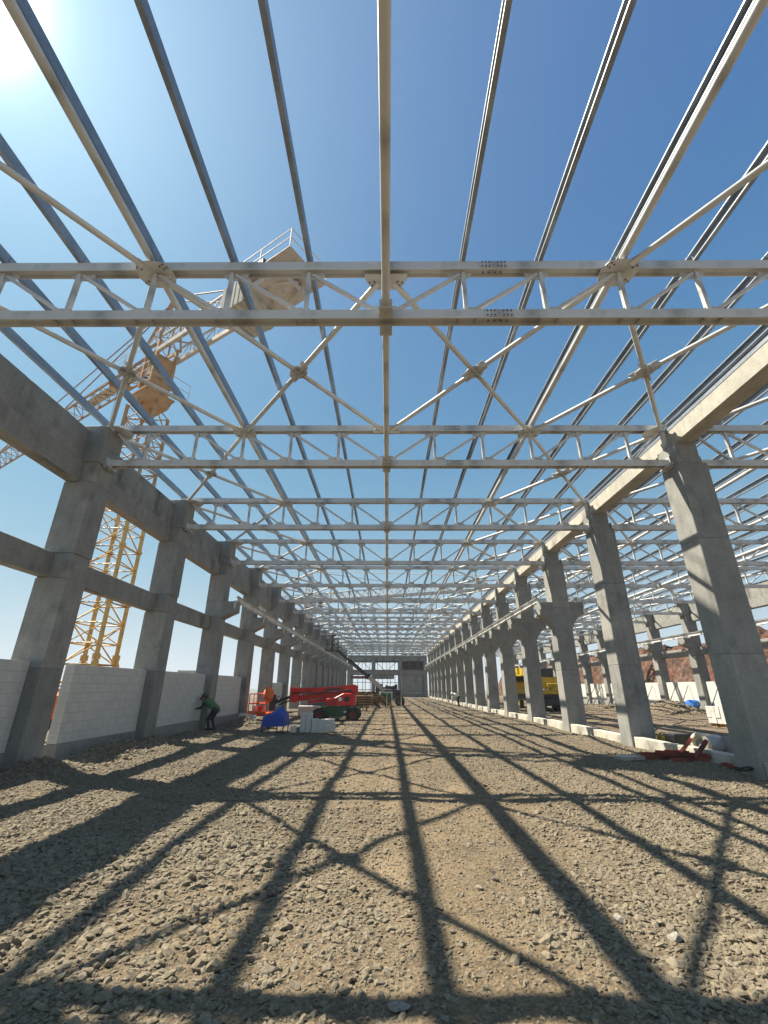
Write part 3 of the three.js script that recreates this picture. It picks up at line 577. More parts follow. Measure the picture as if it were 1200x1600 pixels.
function towerCrane(label, o) {
  const t = thing('tower_crane', label, 'crane', [o.x, o.y0 ?? -0.2, -o.d], 0), W = o.w ?? 1.55;
  const mast = new THREE.Group(); // mast stands turned against the jib
  const n = Math.round((o.turn - 0.9 - 0.0) / 2.6), hs = (o.turn - 0.9) / n;
  for (let k = 0; k < n; k++) {
    const m = part(t, 'mast_section', cached(`mast${hs.toFixed(3)},${W}`, () => merge([latticeTower(W, 0, hs, 0.8, 0.07, 0.034), ...[[-1, -1], [1, -1], [1, 1], [-1, 1]].map(([a, b]) => box(0.22, 0.16, 0.22, a * W / 2, 0.08, b * W / 2))])), k > n - 3 ? o.matTop : o.mat, [0, k * hs, 0]);
    m.rotation.y = o.mastTurn;
  }
  for (let q = 0; q < 4; q++) { // raking legs and footing
    const a = o.mastTurn + Math.PI / 4 + q * Math.PI / 2, r = W * 0.707, c = Math.cos(a), s = -Math.sin(a);
    part(t, 'raking_leg', merge([bar(V(c * r, 3.1, s * r), V(c * (r + 1.1), 0.1, s * (r + 1.1)), 0.12), box(0.24, 0.26, 0.24, c * r, 3.1, s * r)]), o.mat);
    part(t, 'footing', chamfer(0.7, 0.5, 0.7, 0.03, c * (r + 1.1), 0.0, s * (r + 1.1)), M.concrete);
  }
  // everything above the turntable follows the jib: +x along the jib
  const R = o.jibTurn, yT = o.turn, yJ = o.jib;
  const add = (name, g, m, label) => { const p = part(t, name, g, m, null, label); p.rotation.y = R; return p; };
  add('slewing_platform', merge([prismTaper(W * 0.44, W * 0.54, yT - 0.6, yT), box(W * 1.15, 0.10, W * 1.15, 0, yT + 0.05, 0), pipe(V(0, yT + 0.1, 0), V(0, yT + 0.45, 0), 0.7, 20)]), o.matTop);
  add('platform_railing', railing([V(-W * 0.95, yT + 0.1, W * 0.85), V(-W * 1.0, yT + 0.1, -W * 0.85), V(W * 0.6, yT + 0.1, -W * 0.85)], 1.1), M.craneGrey);
  const q = 0.56, yA = yT + 0.45;
  add('slewing_tower', merge([span(-q, q, yA, yA + 0.3, -q, q), ...[-1, 1].flatMap(a => [-1, 1].map(b => span(a * q - 0.09, a * q + 0.09, yA + 0.3, yJ + 0.9, b * q - 0.09, b * q + 0.09))), span(-q - 0.03, -q + 0.02, yA + 0.3, yJ - 0.1, -q + 0.09, q - 0.09), span(q - 0.02, q + 0.03, yA + 0.3, yA + 1.2, -q + 0.09, q - 0.09), ...[-q, q].flatMap(z => [span(-q + 0.09, q - 0.09, yA + 0.9, yA + 1.5, z - 0.03, z + 0.03), bar(V(-q, yA + 0.35, z), V(q, yA + 0.9, z), 0.07), bar(V(-q, yA + 1.5, z), V(q, yJ + 0.6, z), 0.07), bar(V(q, yA + 1.5, z), V(-q, yJ + 0.6, z), 0.07), span(-q + 0.09, q - 0.09, yJ + 0.65, yJ + 0.85, z - 0.05, z + 0.05)])]), o.matTop);
  add('slewing_motor', merge([pipe(V(-0.2, yT + 0.76, 0.15), V(-0.2, yT + 1.7, 0.15), 0.2, 14), pipe(V(0.22, yT + 0.76, -0.2), V(0.22, yT + 1.5, -0.2), 0.16, 14), span(-0.4, 0.4, yT + 1.9, yT + 2.0, -0.44, 0.44)]), M.steelDark);
  const cab = add('cab', merge([span(0.85, 2.15, yT + 0.5, yT + 1.15, 0.15, 1.35, 0.04), span(0.85, 2.15, yT + 2.15, yT + 2.3, 0.15, 1.35, 0.04), ...[[0.9, 0.2], [2.1, 0.2], [0.9, 1.3], [2.1, 1.3]].map(([x, z]) => span(x - 0.04, x + 0.04, yT + 1.15, yT + 2.15, z - 0.04, z + 0.04)), span(0.86, 0.9, yT + 1.15, yT + 2.15, 0.2, 1.3)]), o.cabMat);
  part(cab, 'window', span(2.09, 2.10, yT + 1.16, yT + 2.14, 0.25, 1.25), M.glassDark); part(cab, 'window', span(0.96, 2.05, yT + 1.16, yT + 2.14, 1.31, 1.32), M.glass);
  add('tower_head', merge([...[[-0.7, -0.7], [-0.7, 0.7], [0.7, -0.7], [0.7, 0.7]].map(([x, z]) => bar(V(x, yJ + 0.8, z), V(x * 0.15 - 0.3, o.head, z * 0.25), 0.11)), ...[0.25, 0.5, 0.75].flatMap(f => { const q = 0.7 * (1 - f * 0.8), y = yJ + 0.8 + f * (o.head - yJ - 0.8), ox = -0.3 * f; return [[-1, -1, 1, -1], [1, -1, 1, 1], [1, 1, -1, 1], [-1, 1, -1, -1]].flatMap(([a, b, c, d]) => [pipe(V(a * q + ox, y, b * q), V(c * q + ox, y, d * q), 0.03, 5), pipe(V(a * q + ox, y, b * q), V(c * q * 1.25 + ox, y - (o.head - yJ) * 0.2, d * q * 1.25), 0.028, 5)]); }), box(0.5, 0.4, 0.5, -0.3, o.head, 0)]), o.matTop);
  for (let l = 0.8; l < o.jibLen - 1; l += 10) add('jib_section', latticeJib(l, Math.min(o.jibLen, l + 10), 1.15, 1.15, 1.25, o.heavy ? 0.09 : 0.055, o.heavy ? 0.05 : 0.028).translate(0, yJ, 0), o.jibMat);
  add('jib_walkway', merge([span(0.8, 9, yJ + 0.02, yJ + 0.05, -0.3, 0.3), railing([V(0.9, yJ + 0.4, -0.75), V(3, yJ + 0.4, -0.75), V(5, yJ + 0.4, -0.75)], 0.9)]), M.craneGrey);
  for (const [a, b, q] of [[-0.3, o.jibLen * 0.42, 1.15], [-0.3, o.jibLen * 0.8, 1.15]]) add('tie_bar', pipe(V(a, o.head, 0), V(b, yJ + q, 0), 0.045, 6), o.jibMat);
  // counter jib with slabs, winch and end platform
  const C = o.counter;
  add('counter_jib', merge([...[-0.62, 0.62].flatMap(z => [span(-C, -0.7, yJ - 0.16, yJ + 0.12, z - 0.09, z + 0.09)]), ...Array.from({ length: Math.floor(C / 1.2) }, (_, k) => bar(V(-0.9 - k * 1.2, yJ, k % 2 ? -0.62 : 0.62), V(-2.1 - k * 1.2, yJ, k % 2 ? 0.62 : -0.62), 0.07)), ...[-0.62, 0.62].flatMap(z => Array.from({ length: 6 }, (_, k) => pipe(V(-0.8 - k * 1.1, yJ + 0.1, z), V(-1.9 - k * 1.1, yJ + (k % 2 ? 1.0 : 1.0), z), 0.03, 5))), ...[-0.62, 0.62].map(z => bar(V(-0.8, yJ + 1.0, z), V(-7.4, yJ + 1.0, z), 0.09)), ...[-0.62, 0.62].flatMap(z => Array.from({ length: 6 }, (_, k) => pipe(V(-1.9 - k * 1.1, yJ + 1.0, z), V(-1.9 - k * 1.1, yJ + 0.1, z), 0.03, 5)))]), o.counterMat);
  for (const z of [-0.62, 0.62]) add('tie_bar', pipe(V(-0.3, o.head, z * 0.3), V(-C * 0.78, yJ + 0.2, z), 0.04, 6), o.jibMat);
  for (let k = 0; k < 6; k++) { const x = -C * 0.645 - k * 0.36; add('counterweight', chamfer(0.33, 1.75, 2.1, 0.03, x, yJ - 0.28 + (k % 2) * 0.05, 0, k), M.precast); }
  add('end_platform', merge([span(-C - 0.9, -C * 0.78, yJ + 0.13, yJ + 0.17, -1.25, 1.25), span(-C, -C * 0.80, yJ - 0.55, yJ - 0.17, -0.95, 0.95), bar(V(-C * 0.82, yJ - 0.2, -0.9), V(-C - 0.5, yJ - 0.9, -0.2), 0.1), bar(V(-C * 0.82, yJ - 0.2, 0.9), V(-C - 0.5, yJ - 0.9, 0.2), 0.1)]), M.craneGrey);
  add('platform_railing', railing([V(-C * 0.76, yJ + 0.17, -1.25), V(-C * 0.9, yJ + 0.17, -1.25), V(-C - 0.9, yJ + 0.17, -1.25), V(-C - 0.9, yJ + 0.17, 0), V(-C - 0.9, yJ + 0.17, 1.25), V(-C * 0.9, yJ + 0.17, 1.25), V(-C * 0.76, yJ + 0.17, 1.25)], 1.1, 0.025), M.craneGrey);
  add('winch', merge([pipe(V(-C * 0.92, yJ + 0.65, -0.7), V(-C * 0.92, yJ + 0.65, 0.5), 0.42, 16), span(-C - 0.3, -C * 0.95, yJ + 0.18, yJ + 0.9, -0.5, 0.4, 0.04), span(-C * 0.88, -C * 0.80, yJ + 0.18, yJ + 1.3, -0.9, 0.3, 0.05)]), M.steelDark);
  // trolley, ropes and hook block
  const tx = o.trolley;
  add('trolley', merge([span(tx - 0.5, tx + 0.5, yJ - 0.2, yJ - 0.1, -0.5, 0.5), ...[-0.4, 0.4].flatMap(x => [-0.5, 0.5].map(z => pipe(V(tx + x, yJ - 0.09, z - 0.05), V(tx + x, yJ - 0.09, z + 0.05), 0.09, 10)))]), o.matTop);
  add('hoist_rope', merge([-0.12, 0.12].map(z => pipe(V(tx, yJ - 0.2, z), V(tx, o.hook + 0.3, z), 0.012, 5))), M.steelDark);
  const hk = add('hook_block', (() => { const g = new THREE.SphereGeometry(0.36, 18, 12); g.scale(0.75, 1, 0.9); return boxUV(g.translate(tx, o.hook, 0)); })(), o.mat);
  part(hk, 'hook', boxUV(merge([pipe(V(tx, o.hook - 0.3, 0), V(tx, o.hook - 0.55, 0), 0.05, 8), new THREE.TorusGeometry(0.14, 0.04, 8, 16, 4.6).translate(tx, o.hook - 0.68, 0)].map(q => q.index ? q.toNonIndexed() : q))), M.steelDark);
  return t;
}
function prismTaper(r0, r1, y0, y1) { const g = new THREE.CylinderGeometry(r1 * 1.414, r0 * 1.414, y1 - y0, 4, 1).rotateY(Math.PI / 4).translate(0, (y0 + y1) / 2, 0); return boxUV(g.toNonIndexed()); }
towerCrane('yellow lattice tower crane outside the left wall, slabs hung from its counter jib', { x: -13.85, d: 21.5, turn: 17.5, jib: 20.4, head: 25.2, mastTurn: 0.0, jibTurn: Math.PI - Math.atan2(0.531, 0.8475), jibLen: 32, counter: 11, trolley: 4.4, hook: 17.0, mat: M.yellow, matTop: M.craneOrange, cabMat: M.yellow, jibMat: M.craneRust, counterMat: M.craneGrey });
towerCrane('distant grey tower crane whose jib passes above the hall roof', { x: -11.6, d: 66.5, turn: 11.6, jib: 13.8, head: 18.5, mastTurn: 0.3, jibTurn: -Math.atan2(0.353, 0.936), jibLen: 40, counter: 10, trolley: 6, hook: 12.2, mat: M.yellow, matTop: M.craneGrey, cabMat: M.white, jibMat: M.craneGrey, counterMat: M.craneGrey, heavy: true });

// ---------------------------------------------------------------- wheels
function wheel(parent, x, y, z, r, w, rimMat) { // axle along z
  const prof = [[r * 0.55, -w / 2], [r * 0.9, -w / 2], [r, -w * 0.32], [r, w * 0.32], [r * 0.9, w / 2], [r * 0.55, w / 2]].map(p => new THREE.Vector2(...p));
  const wl = part(parent, 'wheel', cached(`tyre${r},${w}`, () => { const tyre = boxUV(new THREE.LatheGeometry(prof, 28).rotateX(Math.PI / 2)); const lugs = []; for (let k = 0; k < 18; k++) { const a = k / 18 * 6.283; lugs.push(box(r * 0.12, r * 0.05, w * 0.96).rotateZ(a + Math.PI / 2).translate(Math.cos(a) * r * 1.0, Math.sin(a) * r * 1.0, 0)); } return merge([tyre, ...lugs]); }), M.rubber, [x, y, z]);
  part(wl, 'rim', cached(`rim${r},${w}`, () => boxUV(new THREE.LatheGeometry([[0, w * 0.3], [r * 0.16, w * 0.3], [r * 0.2, w * 0.22], [r * 0.46, w * 0.24], [r * 0.55, w * 0.46], [r * 0.55, -w * 0.46], [r * 0.46, -w * 0.24], [0, -w * 0.22]].map(p => new THREE.Vector2(...p)), 22).rotateX(Math.PI / 2))), rimMat);
  return wl;
}
// ---------------------------------------------------------------- red articulated boom lift with its basket on the left
{
  const t = thing('boom_lift', 'red articulated boom lift with green chassis and orange work basket', 'boom lift', [-2.72, 0.0, -26.4]);
  const g0 = ground(-2.72, 26) + 0.0; t.position.y = g0; t.scale.set(1, 0.9, 1);
  part(t, 'chassis', merge([prism([[-0.75, 0.28], [0.78, 0.28], [0.78, 0.72], [0.6, 0.8], [-0.62, 0.8], [-0.75, 0.72]], 1.1, 'z', 0.02), box(2.0, 0.14, 0.22, 0, 0.38, 0.5), box(2.0, 0.14, 0.22, 0, 0.38, -0.5)]), M.green);
  part(t, 'marking_plate', box(0.16, 0.12, 0.01, 0.48, 0.52, 0.556), M.white);
  for (const x of [-0.9, 0.9]) for (const z of [-0.72, 0.72]) wheel(t, x, 0.36, z, 0.37, 0.28, M.primer);
  part(t, 'turntable', prism([[-0.55, 0.86], [0.95, 0.86], [1.0, 1.05], [1.0, 1.42], [0.82, 1.55], [0.35, 1.55], [-0.1, 1.3], [-0.55, 1.25]], 1.3, 'z', 0.03), M.red);
  part(t, 'vent_panel', chamfer(0.28, 0.24, 0.02, 0.005, 0.55, 1.22, 0.655), M.black);
  part(t, 'marking_plate', box(0.17, 0.2, 0.008, 0.2, 1.22, 0.655), M.white);
  part(t, 'marking_plate', box(0.9, 0.09, 0.006, -0.15, 1.80, 0.404), M.steelDark).rotation.z = 0.1;
  part(t, 'lower_boom', merge([bar(V(0.75, 1.62, 0.05), V(-2.3, 1.22, 0.05), 0.26, 0.30), bar(V(0.6, 1.35, 0.05), V(-1.6, 1.02, 0.05), 0.2, 0.18)]), M.red);
  part(t, 'upper_boom', merge([bar(V(0.98, 1.93, 0.28), V(-1.0, 1.72, 0.28), 0.24, 0.24), bar(V(-0.7, 1.74, 0.28), V(-2.45, 1.66, 0.28), 0.28, 0.30), prism([[0.8, 1.45], [1.1, 1.5], [1.12, 1.95], [0.92, 2.05], [0.78, 1.85]], 0.4).translate(0, 0, 0.15), prism([[-2.55, 1.05], [-2.2, 1.0], [-2.1, 1.6], [-2.3, 1.85], [-2.62, 1.86]], 0.42).translate(0, 0, 0.15)]), M.red);
  for (const [z, y] of [[0.42, 1.84], [0.45, 1.78]]) part(t, 'hose', boxUV(new THREE.TubeGeometry(new THREE.CatmullRomCurve3([V(0.8, y - 0.15, z), V(0.2, y - 0.12, z + 0.02), V(-0.6, y - 0.2, z + 0.01), V(-1.6, y - 0.3, z), V(-2.3, y - 0.25, z), V(-2.7, y - 0.5, z - 0.15)]), 24, 0.022, 6)), M.black);
  part(t, 'hydraulic_cylinder', merge([pipe(V(-0.2, 1.25, -0.2), V(-1.6, 1.38, -0.2), 0.06, 10), pipe(V(-1.6, 1.38, -0.2), V(-2.2, 1.45, -0.2), 0.035, 10)]), M.steelDark);
  part(t, 'jib_arm', merge([bar(V(-2.35, 1.42, 0.15), V(-3.35, 1.02, 0.15), 0.14, 0.16), bar(V(-3.3, 1.05, 0.15), V(-3.75, 1.12, 0.15), 0.2, 0.24), pipe(V(-2.4, 1.2, 0.15), V(-3.2, 0.88, 0.15), 0.045, 8), ...Array.from({ length: 5 }, (_, k) => pipe(V(-2.5 - k * 0.22, 1.55 - k * 0.05, 0.3), V(-2.8 - k * 0.2, 1.15 - k * 0.04, 0.34), 0.025, 6))]), M.steelDark);
  // basket
  const bx = -4.15, b = part(t, 'basket_floor', merge([chamfer(0.95, 0.16, 1.7, 0.02, bx, 0.36, 0.1), span(bx - 0.5, bx - 0.42, 0.3, 0.55, -0.75, 0.95), span(bx - 0.48, bx + 0.48, 0.3, 0.55, 0.92, 0.97)]), M.orange);
  part(t, 'warning_panel', chamfer(0.42, 0.28, 0.012, 0.003, bx - 0.28, 0.44, 0.985), std({ color: rgb(0.85, 0.22, 0.10), roughness: 0.5 }));
  const pr = [[-0.46, 0.93], [0, 0.93], [0.46, 0.93], [0.46, 0.1], [0.46, -0.73], [0, -0.73], [-0.46, -0.73], [-0.46, 0.1], [-0.46, 0.93]].map(([x, z]) => V(bx + x, 0.44, z));
  part(t, 'basket_rail', railing(pr, 1.05, 0.026), M.orange);
  part(t, 'control_box', merge([chamfer(0.34, 0.3, 0.5, 0.03, bx + 0.36, 1.3, 0.2), chamfer(0.3, 0.9, 0.35, 0.03, bx + 0.62, 1.0, 0.2)]), M.steelDark);
  const orangeCloth = (() => { const g = new THREE.SphereGeometry(0.3, 20, 14), p = g.attributes.position; for (let k = 0; k < p.count; k++) { const f = 0.8 + 0.5 * N1(p.getX(k) * 9 + 30, p.getY(k) * 9 + p.getZ(k) * 7 + 30); p.setXYZ(k, p.getX(k) * f * 0.8, p.getY(k) * f * 1.2, p.getZ(k) * f); } g.computeVertexNormals(); return boxUV(g); })();
  const oc = single('work_jacket', 'orange work jacket hung on the lift basket rail', 'jacket', orangeCloth, std({ color: rgb(0.75, 0.16, 0.04), roughness: 0.9 }), [-2.72 + bx + 0.5, g0 + 1.36, -26.4 + 0.75]);
  const bucket = (x, z, h, m, label) => { const q = thing('bucket', label, 'bucket', [-2.72 + bx + x, g0 + 0.44, -26.4 + z], 0, 'buckets in the lift basket'); part(q, 'pail', boxUV(new THREE.LatheGeometry([[0, 0], [0.1, 0], [0.13, h], [0.118, h], [0.09, 0.02], [0, 0.02]].map(p => new THREE.Vector2(...p)), 18)), m); part(q, 'handle', boxUV(new THREE.TorusGeometry(0.125, 0.006, 6, 18, Math.PI).translate(0, h * 0.95, 0)), M.steelDark); };
  bucket(-0.25, 0.6, 0.32, M.white, 'white bucket standing in the orange lift basket'); bucket(0.1, 0.65, 0.3, M.red, 'red bucket standing in the orange lift basket');
}
// ---------------------------------------------------------------- telescopic boom lift reaching up at the far left
{
  const t = thing('telescopic_lift', 'telescopic lift far down the hall, dark boom raised towards the left row', 'boom lift', [-0.4, 0, -46.5]);
  part(t, 'chassis', merge([chamfer(2.6, 0.5, 1.5, 0.05, 0.6, 0.75, 0), chamfer(1.6, 0.5, 1.3, 0.06, 0.9, 1.25, 0)]), M.steelDark);
  for (const x of [-0.4, 1.6]) for (const z of [-0.85, 0.85]) wheel(t, x, 0.45, z, 0.46, 0.34, M.steelDark);
  const A = V(0.35, 1.2, 0), B = V(-4.75, 5.2, 0.2), at = f => A.clone().lerp(B, f);
  part(t, 'base_boom', bar(at(-0.05), at(0.36), 0.34, 0.40), M.craneGrey);
  part(t, 'mid_boom', bar(at(0.33), at(0.72), 0.27, 0.34), M.steelDark);
  part(t, 'fly_boom', bar(at(0.7), at(1.0), 0.18, 0.24), M.steelDark);
  part(t, 'boom_collar', merge([bar(at(0.345), at(0.385), 0.46, 0.54), bar(at(0.705), at(0.735), 0.36, 0.42)]), M.black);
  const b = V(-5.15, 5.1, 0.2);
  part(t, 'platform', merge([chamfer(1.3, 0.14, 0.9, 0.02, b.x, b.y, b.z), railing([[-0.6, 0.42], [0, 0.42], [0.6, 0.42], [0.6, -0.42], [0, -0.42], [-0.6, -0.42], [-0.6, 0.42]].map(([x, z]) => V(b.x + x, b.y + 0.07, b.z + z)), 1.05, 0.03)]), M.steelDark);
}
// ---------------------------------------------------------------- yellow truck crane in the right hall
{
  const t = thing('truck_crane', 'yellow truck crane parked in the right hall, seen between the columns', 'truck crane', [12.6, 0, -40.5], 0);
  part(t, 'chassis', merge([chamfer(2.4, 0.5, 7.2, 0.05, 0, 0.95, 0), chamfer(2.3, 0.5, 0.3, 0.04, 0, 0.65, 3.6)]), M.black);
  for (const z of [-2.6, -1.4, 1.5, 2.7]) for (const x of [-1.0, 1.0]) { const w = wheel(t, x, 0.5, z, 0.52, 0.34, M.liftYellow); w.rotation.y = Math.PI / 2; }
  part(t, 'deck', merge([chamfer(2.5, 0.35, 7.4, 0.04, 0, 1.38, 0), chamfer(0.55, 0.7, 0.12, 0.03, -0.95, 1.65, 3.72), chamfer(1.2, 0.5, 0.1, 0.03, 0.4, 1.75, 3.72)]), M.liftYellow);
  part(t, 'upper_body', merge([chamfer(2.2, 0.9, 2.2, 0.08, 0, 2.05, 1.9), chamfer(1.0, 1.0, 1.8, 0.06, 0.75, 2.2, -0.2)]), M.liftYellow);
  const cab = part(t, 'cab', merge([chamfer(2.4, 0.9, 1.7, 0.08, 0, 1.6, -3.2), chamfer(2.3, 0.75, 1.4, 0.12, 0, 2.42, -3.1)]), M.liftYellow);
  part(cab, 'window', box(0.02, 0.55, 1.0, -1.155, 2.42, -3.1), M.glassDark); part(cab, 'window', box(1.9, 0.5, 0.02, 0, 2.42, -2.39), M.glassDark);
  part(t, 'boom', merge([bar(V(0, 2.75, 2.6), V(0, 3.15, -4.6), 0.62, 0.6), bar(V(0, 3.1, -4.2), V(0, 3.2, -5.4), 0.45, 0.42)]), M.liftYellow);
  part(t, 'winch', merge([pipe(V(-0.6, 2.85, 2.5), V(0.6, 2.85, 2.5), 0.35, 16), box(1.3, 0.6, 0.1, 0, 2.8, 2.9)]), M.steelDark);
  for (const x of [-1.2, 1.2]) part(t, 'outrigger', merge([chamfer(0.22, 1.2, 0.22, 0.02, x, 0.9, 3.35), chamfer(0.22, 1.2, 0.22, 0.02, x, 0.9, -1.9)]), M.liftYellow);
  part(t, 'tail_light', merge([box(0.2, 0.1, 0.02, -0.95, 1.52, 3.79), box(0.2, 0.1, 0.02, 0.95, 1.52, 3.79)]), M.red);
  for (const x of [-0.85, 0.85]) part(t, 'mud_flap', box(0.55, 0.5, 0.02, x, 0.62, 3.5), M.rubber);
}

// ---------------------------------------------------------------- the two storey frame at the end of the hall
{
  const d = 91, t = thing('concrete_frame_building', 'two storey concrete frame closing the far end of the hall', 'building', [0, 0, -d]);
  for (const z of [0, -6]) for (const x of [-7.5, -2.8, 2.45, 7.4]) part(t, 'column', cached('ffc', () => chamfer(0.6, 8.0, 0.6, 0.015, 0, 3.6, 0)), M.concreteOld, [x, 0, z]);
  for (const [y, h] of [[4.35, 0.62], [6.9, 0.75]]) for (const z of [0.06, -6.06]) for (const [a, b] of [[-7.2, -3.1], [-2.5, 2.15], [2.75, 7.1]]) part(t, 'beam', span(a + 0.003, b - 0.003, y - h / 2, y + h / 2, z - 0.25, z + 0.25, 0.012, a), M.concreteOld);
  for (const y of [4.7, 7.32]) part(t, 'floor_slab', span(-7.8, 7.7, y, y + 0.18, -6.5, 0.45, 0.012), M.concreteOld);
  part(t, 'wall_panel', span(2.78, 6.7, 0.75, 4.0, -0.22, 0.02, 0.012), M.concrete);
  part(t, 'wall_panel', span(2.78, 7.1, -0.4, 0.73, -0.32, 0.06, 0.012), M.concreteOld);
  part(t, 'wall_panel', span(-2.45, 1.3, 3.2, 4.0, -0.3, -0.1, 0.012), M.concreteOld);
  part(t, 'wall_panel', span(-2.45, 2.1, -0.4, 0.5, -5.9, -5.7, 0.012), M.concreteOld);
  for (let k = 0; k < 11; k++) { const x = -6.9 + k * 0.82 + (k % 3) * 0.1; if (x > 2) break; part(t, 'prop', pipe(V(x, 4.88, -2 - (k % 2) * 2), V(x, 6.5, -2 - (k % 2) * 2), 0.05, 6), M.steelDark); part(t, 'prop', pipe(V(x + 0.1, 0, -1.6 - (k % 3)), V(x + 0.1, 4.0, -1.6 - (k % 3)), 0.06, 6), M.steelDark); }
  for (const [a, b] of [[V(-6.8, 4.9, -1), V(-5.2, 6.5, -1)], [V(-4.9, 6.5, -1.3), V(-3.4, 4.9, -1.3)], [V(-2.3, 6.3, -1), V(-0.6, 4.9, -1)], [V(0.1, 4.9, -1.2), V(1.8, 6.4, -1.2)]]) part(t, 'diagonal_prop', pipe(a, b, 0.05, 6), M.steelDark);
  for (const y of [1.3, 2.6]) part(t, 'scaffold_tube', pipe(V(-7.1, y, -1.5), V(2.1, y, -1.5), 0.05, 6), M.steelDark);
  const pm = std({ color: rgb(0.10, 0.05, 0.045), roughness: 0.8 });
  part(t, 'wall_panel', span(2.75, 7.1, 4.9, 6.5, -2.2, -2.0, 0.012), M.woodDark);
  for (let k = 0; k < 9; k++) part(t, 'formwork_stack', chamfer(0.5, 1.4 + 0.9 * N1(k * 3.1, 5), 0.5, 0.03, -2.1 + k * 0.48, 0.9 + 0.45 * N1(k * 3.1, 5), -3.2 - (k % 3) * 0.3), k % 2 ? M.steelDark : M.woodDark);
  for (let k = 0; k < 6; k++) part(t, 'formwork_stack', chamfer(0.55, 0.8 + 0.7 * N2(k * 2.3, 5), 0.5, 0.03, -6.7 + k * 0.66, 0.4, -2.6 - (k % 2) * 0.4), k % 2 ? M.woodDark : M.steelDark);
  part(t, 'formwork_beam', span(-7.1, -3.2, 3.25, 3.75, -0.9, -0.5, 0.02), M.primer);
  for (let r = 0; r < 5; r++) for (let k = 0; k < 9; k++) part(t, 'formwork_panel', cached('fwp', () => chamfer(0.5, 0.26, 0.1, 0.01)), k % 3 ? M.woodDark : pm, [3.0 + k * 0.46, 5.05 + r * 0.32, -0.7 - (r % 2) * 0.08]);
  for (let k = 0; k < 3; k++) part(t, 'roof_material_stack', merge([box(1.05, 0.34, 0.9, 3.4 + k * 1.35, 7.68, -0.8), box(0.7, 0.2, 0.8, 3.5 + k * 1.35, 7.95, -0.8)]), M.steelDark);
}

// ---------------------------------------------------------------- people
function capsule(p, a, b, ra, rb) {
  const bx = b[0] - a[0], by = b[1] - a[1], bz = b[2] - a[2], px = p[0] - a[0], py = p[1] - a[1], pz = p[2] - a[2];
  const h = Math.max(0, Math.min(1, (px * bx + py * by + pz * bz) / (bx * bx + by * by + bz * bz + 1e-9)));
  return Math.hypot(px - bx * h, py - by * h, pz - bz * h) - (ra + (rb - ra) * h);
}
function field(bones, k) { return p => { let d = 9; for (const q of bones) { const e = capsule(p, q[0], q[1], q[2], q[3]); const h = Math.max(k - Math.abs(d - e), 0) / k; d = Math.min(d, e) - h * h * k * 0.25; } return d; }; }
function meshField(f, c, half, n, colorOf) {
  const mc = new MarchingCubes(n, M.person, false, false, 60000); mc.isolation = 0; let k = 0;
  for (let z = 0; z < n; z++) for (let y = 0; y < n; y++) for (let x = 0; x < n; x++) mc.field[k++] = -f([c[0] + (x / n * 2 - 1) * half, c[1] + (y / n * 2 - 1) * half, c[2] + (z / n * 2 - 1) * half]);
  mc.update();
  const cnt = mc.count, pos = new Float32Array(cnt * 3), col = new Float32Array(cnt * 3);
  for (let i = 0; i < cnt; i++) {
    const p = [0, 1, 2].map(q => c[q] + mc.positionArray[i * 3 + q] * half); pos.set(p, i * 3); col.set(colorOf(p), i * 3);
  }
  let g = new THREE.BufferGeometry(); g.setAttribute('position', new THREE.BufferAttribute(pos, 3)); g.setAttribute('color', new THREE.BufferAttribute(col, 3));
  g = mergeVertices(g, 1e-4); g.computeVertexNormals(); return g.toNonIndexed();
}
const SKIN = [0.40, 0.24, 0.16];
function hand(wrist, dir, palmN, curl, grid) { // palm, four fingers and a thumb as chains; dir: along the fingers
  const D = V(...dir).normalize(), Nn = V(...palmN).normalize(), Sd = new THREE.Vector3().crossVectors(D, Nn), W = V(...wrist), A = v => [v.x, v.y, v.z], at = (a, b, c) => W.clone().addScaledVector(D, a).addScaledVector(Sd, b).addScaledVector(Nn, c);
  const bones = [[A(at(0, 0, 0)), A(at(0.07, 0.012, 0)), 0.026, 0.022], [A(at(0.01, -0.01, 0)), A(at(0.075, -0.022, 0)), 0.022, 0.02], [A(at(0, 0, 0)), A(at(-0.05, 0, 0)), 0.026, 0.03]];
  [[0.028, 0.068], [0.010, 0.078], [-0.010, 0.072], [-0.028, 0.056]].forEach(([o, l]) => {
    let p = at(0.08, o, 0), a = 0; for (const f of [0.45, 0.32, 0.23]) { a += curl; const q = p.clone().addScaledVector(D, Math.cos(a) * l * f * 1.3).addScaledVector(Nn, Math.sin(a) * l * f * 1.3); bones.push([A(p), A(q), 0.0095, 0.0085]); p = q; }
  });
  let p = at(0.015, 0.02, 0); for (const [x, y, z] of [[0.03, 0.028, 0.014], [0.03, 0.012, 0.016]]) { const q = p.clone().addScaledVector(D, x).addScaledVector(Sd, y).addScaledVector(Nn, z); bones.push([A(p), A(q), 0.012, 0.010]); p = q; }
  return meshField(field(bones, 0.008), A(at(0.05, 0, 0.01)), 0.135, grid, () => SKIN);
}
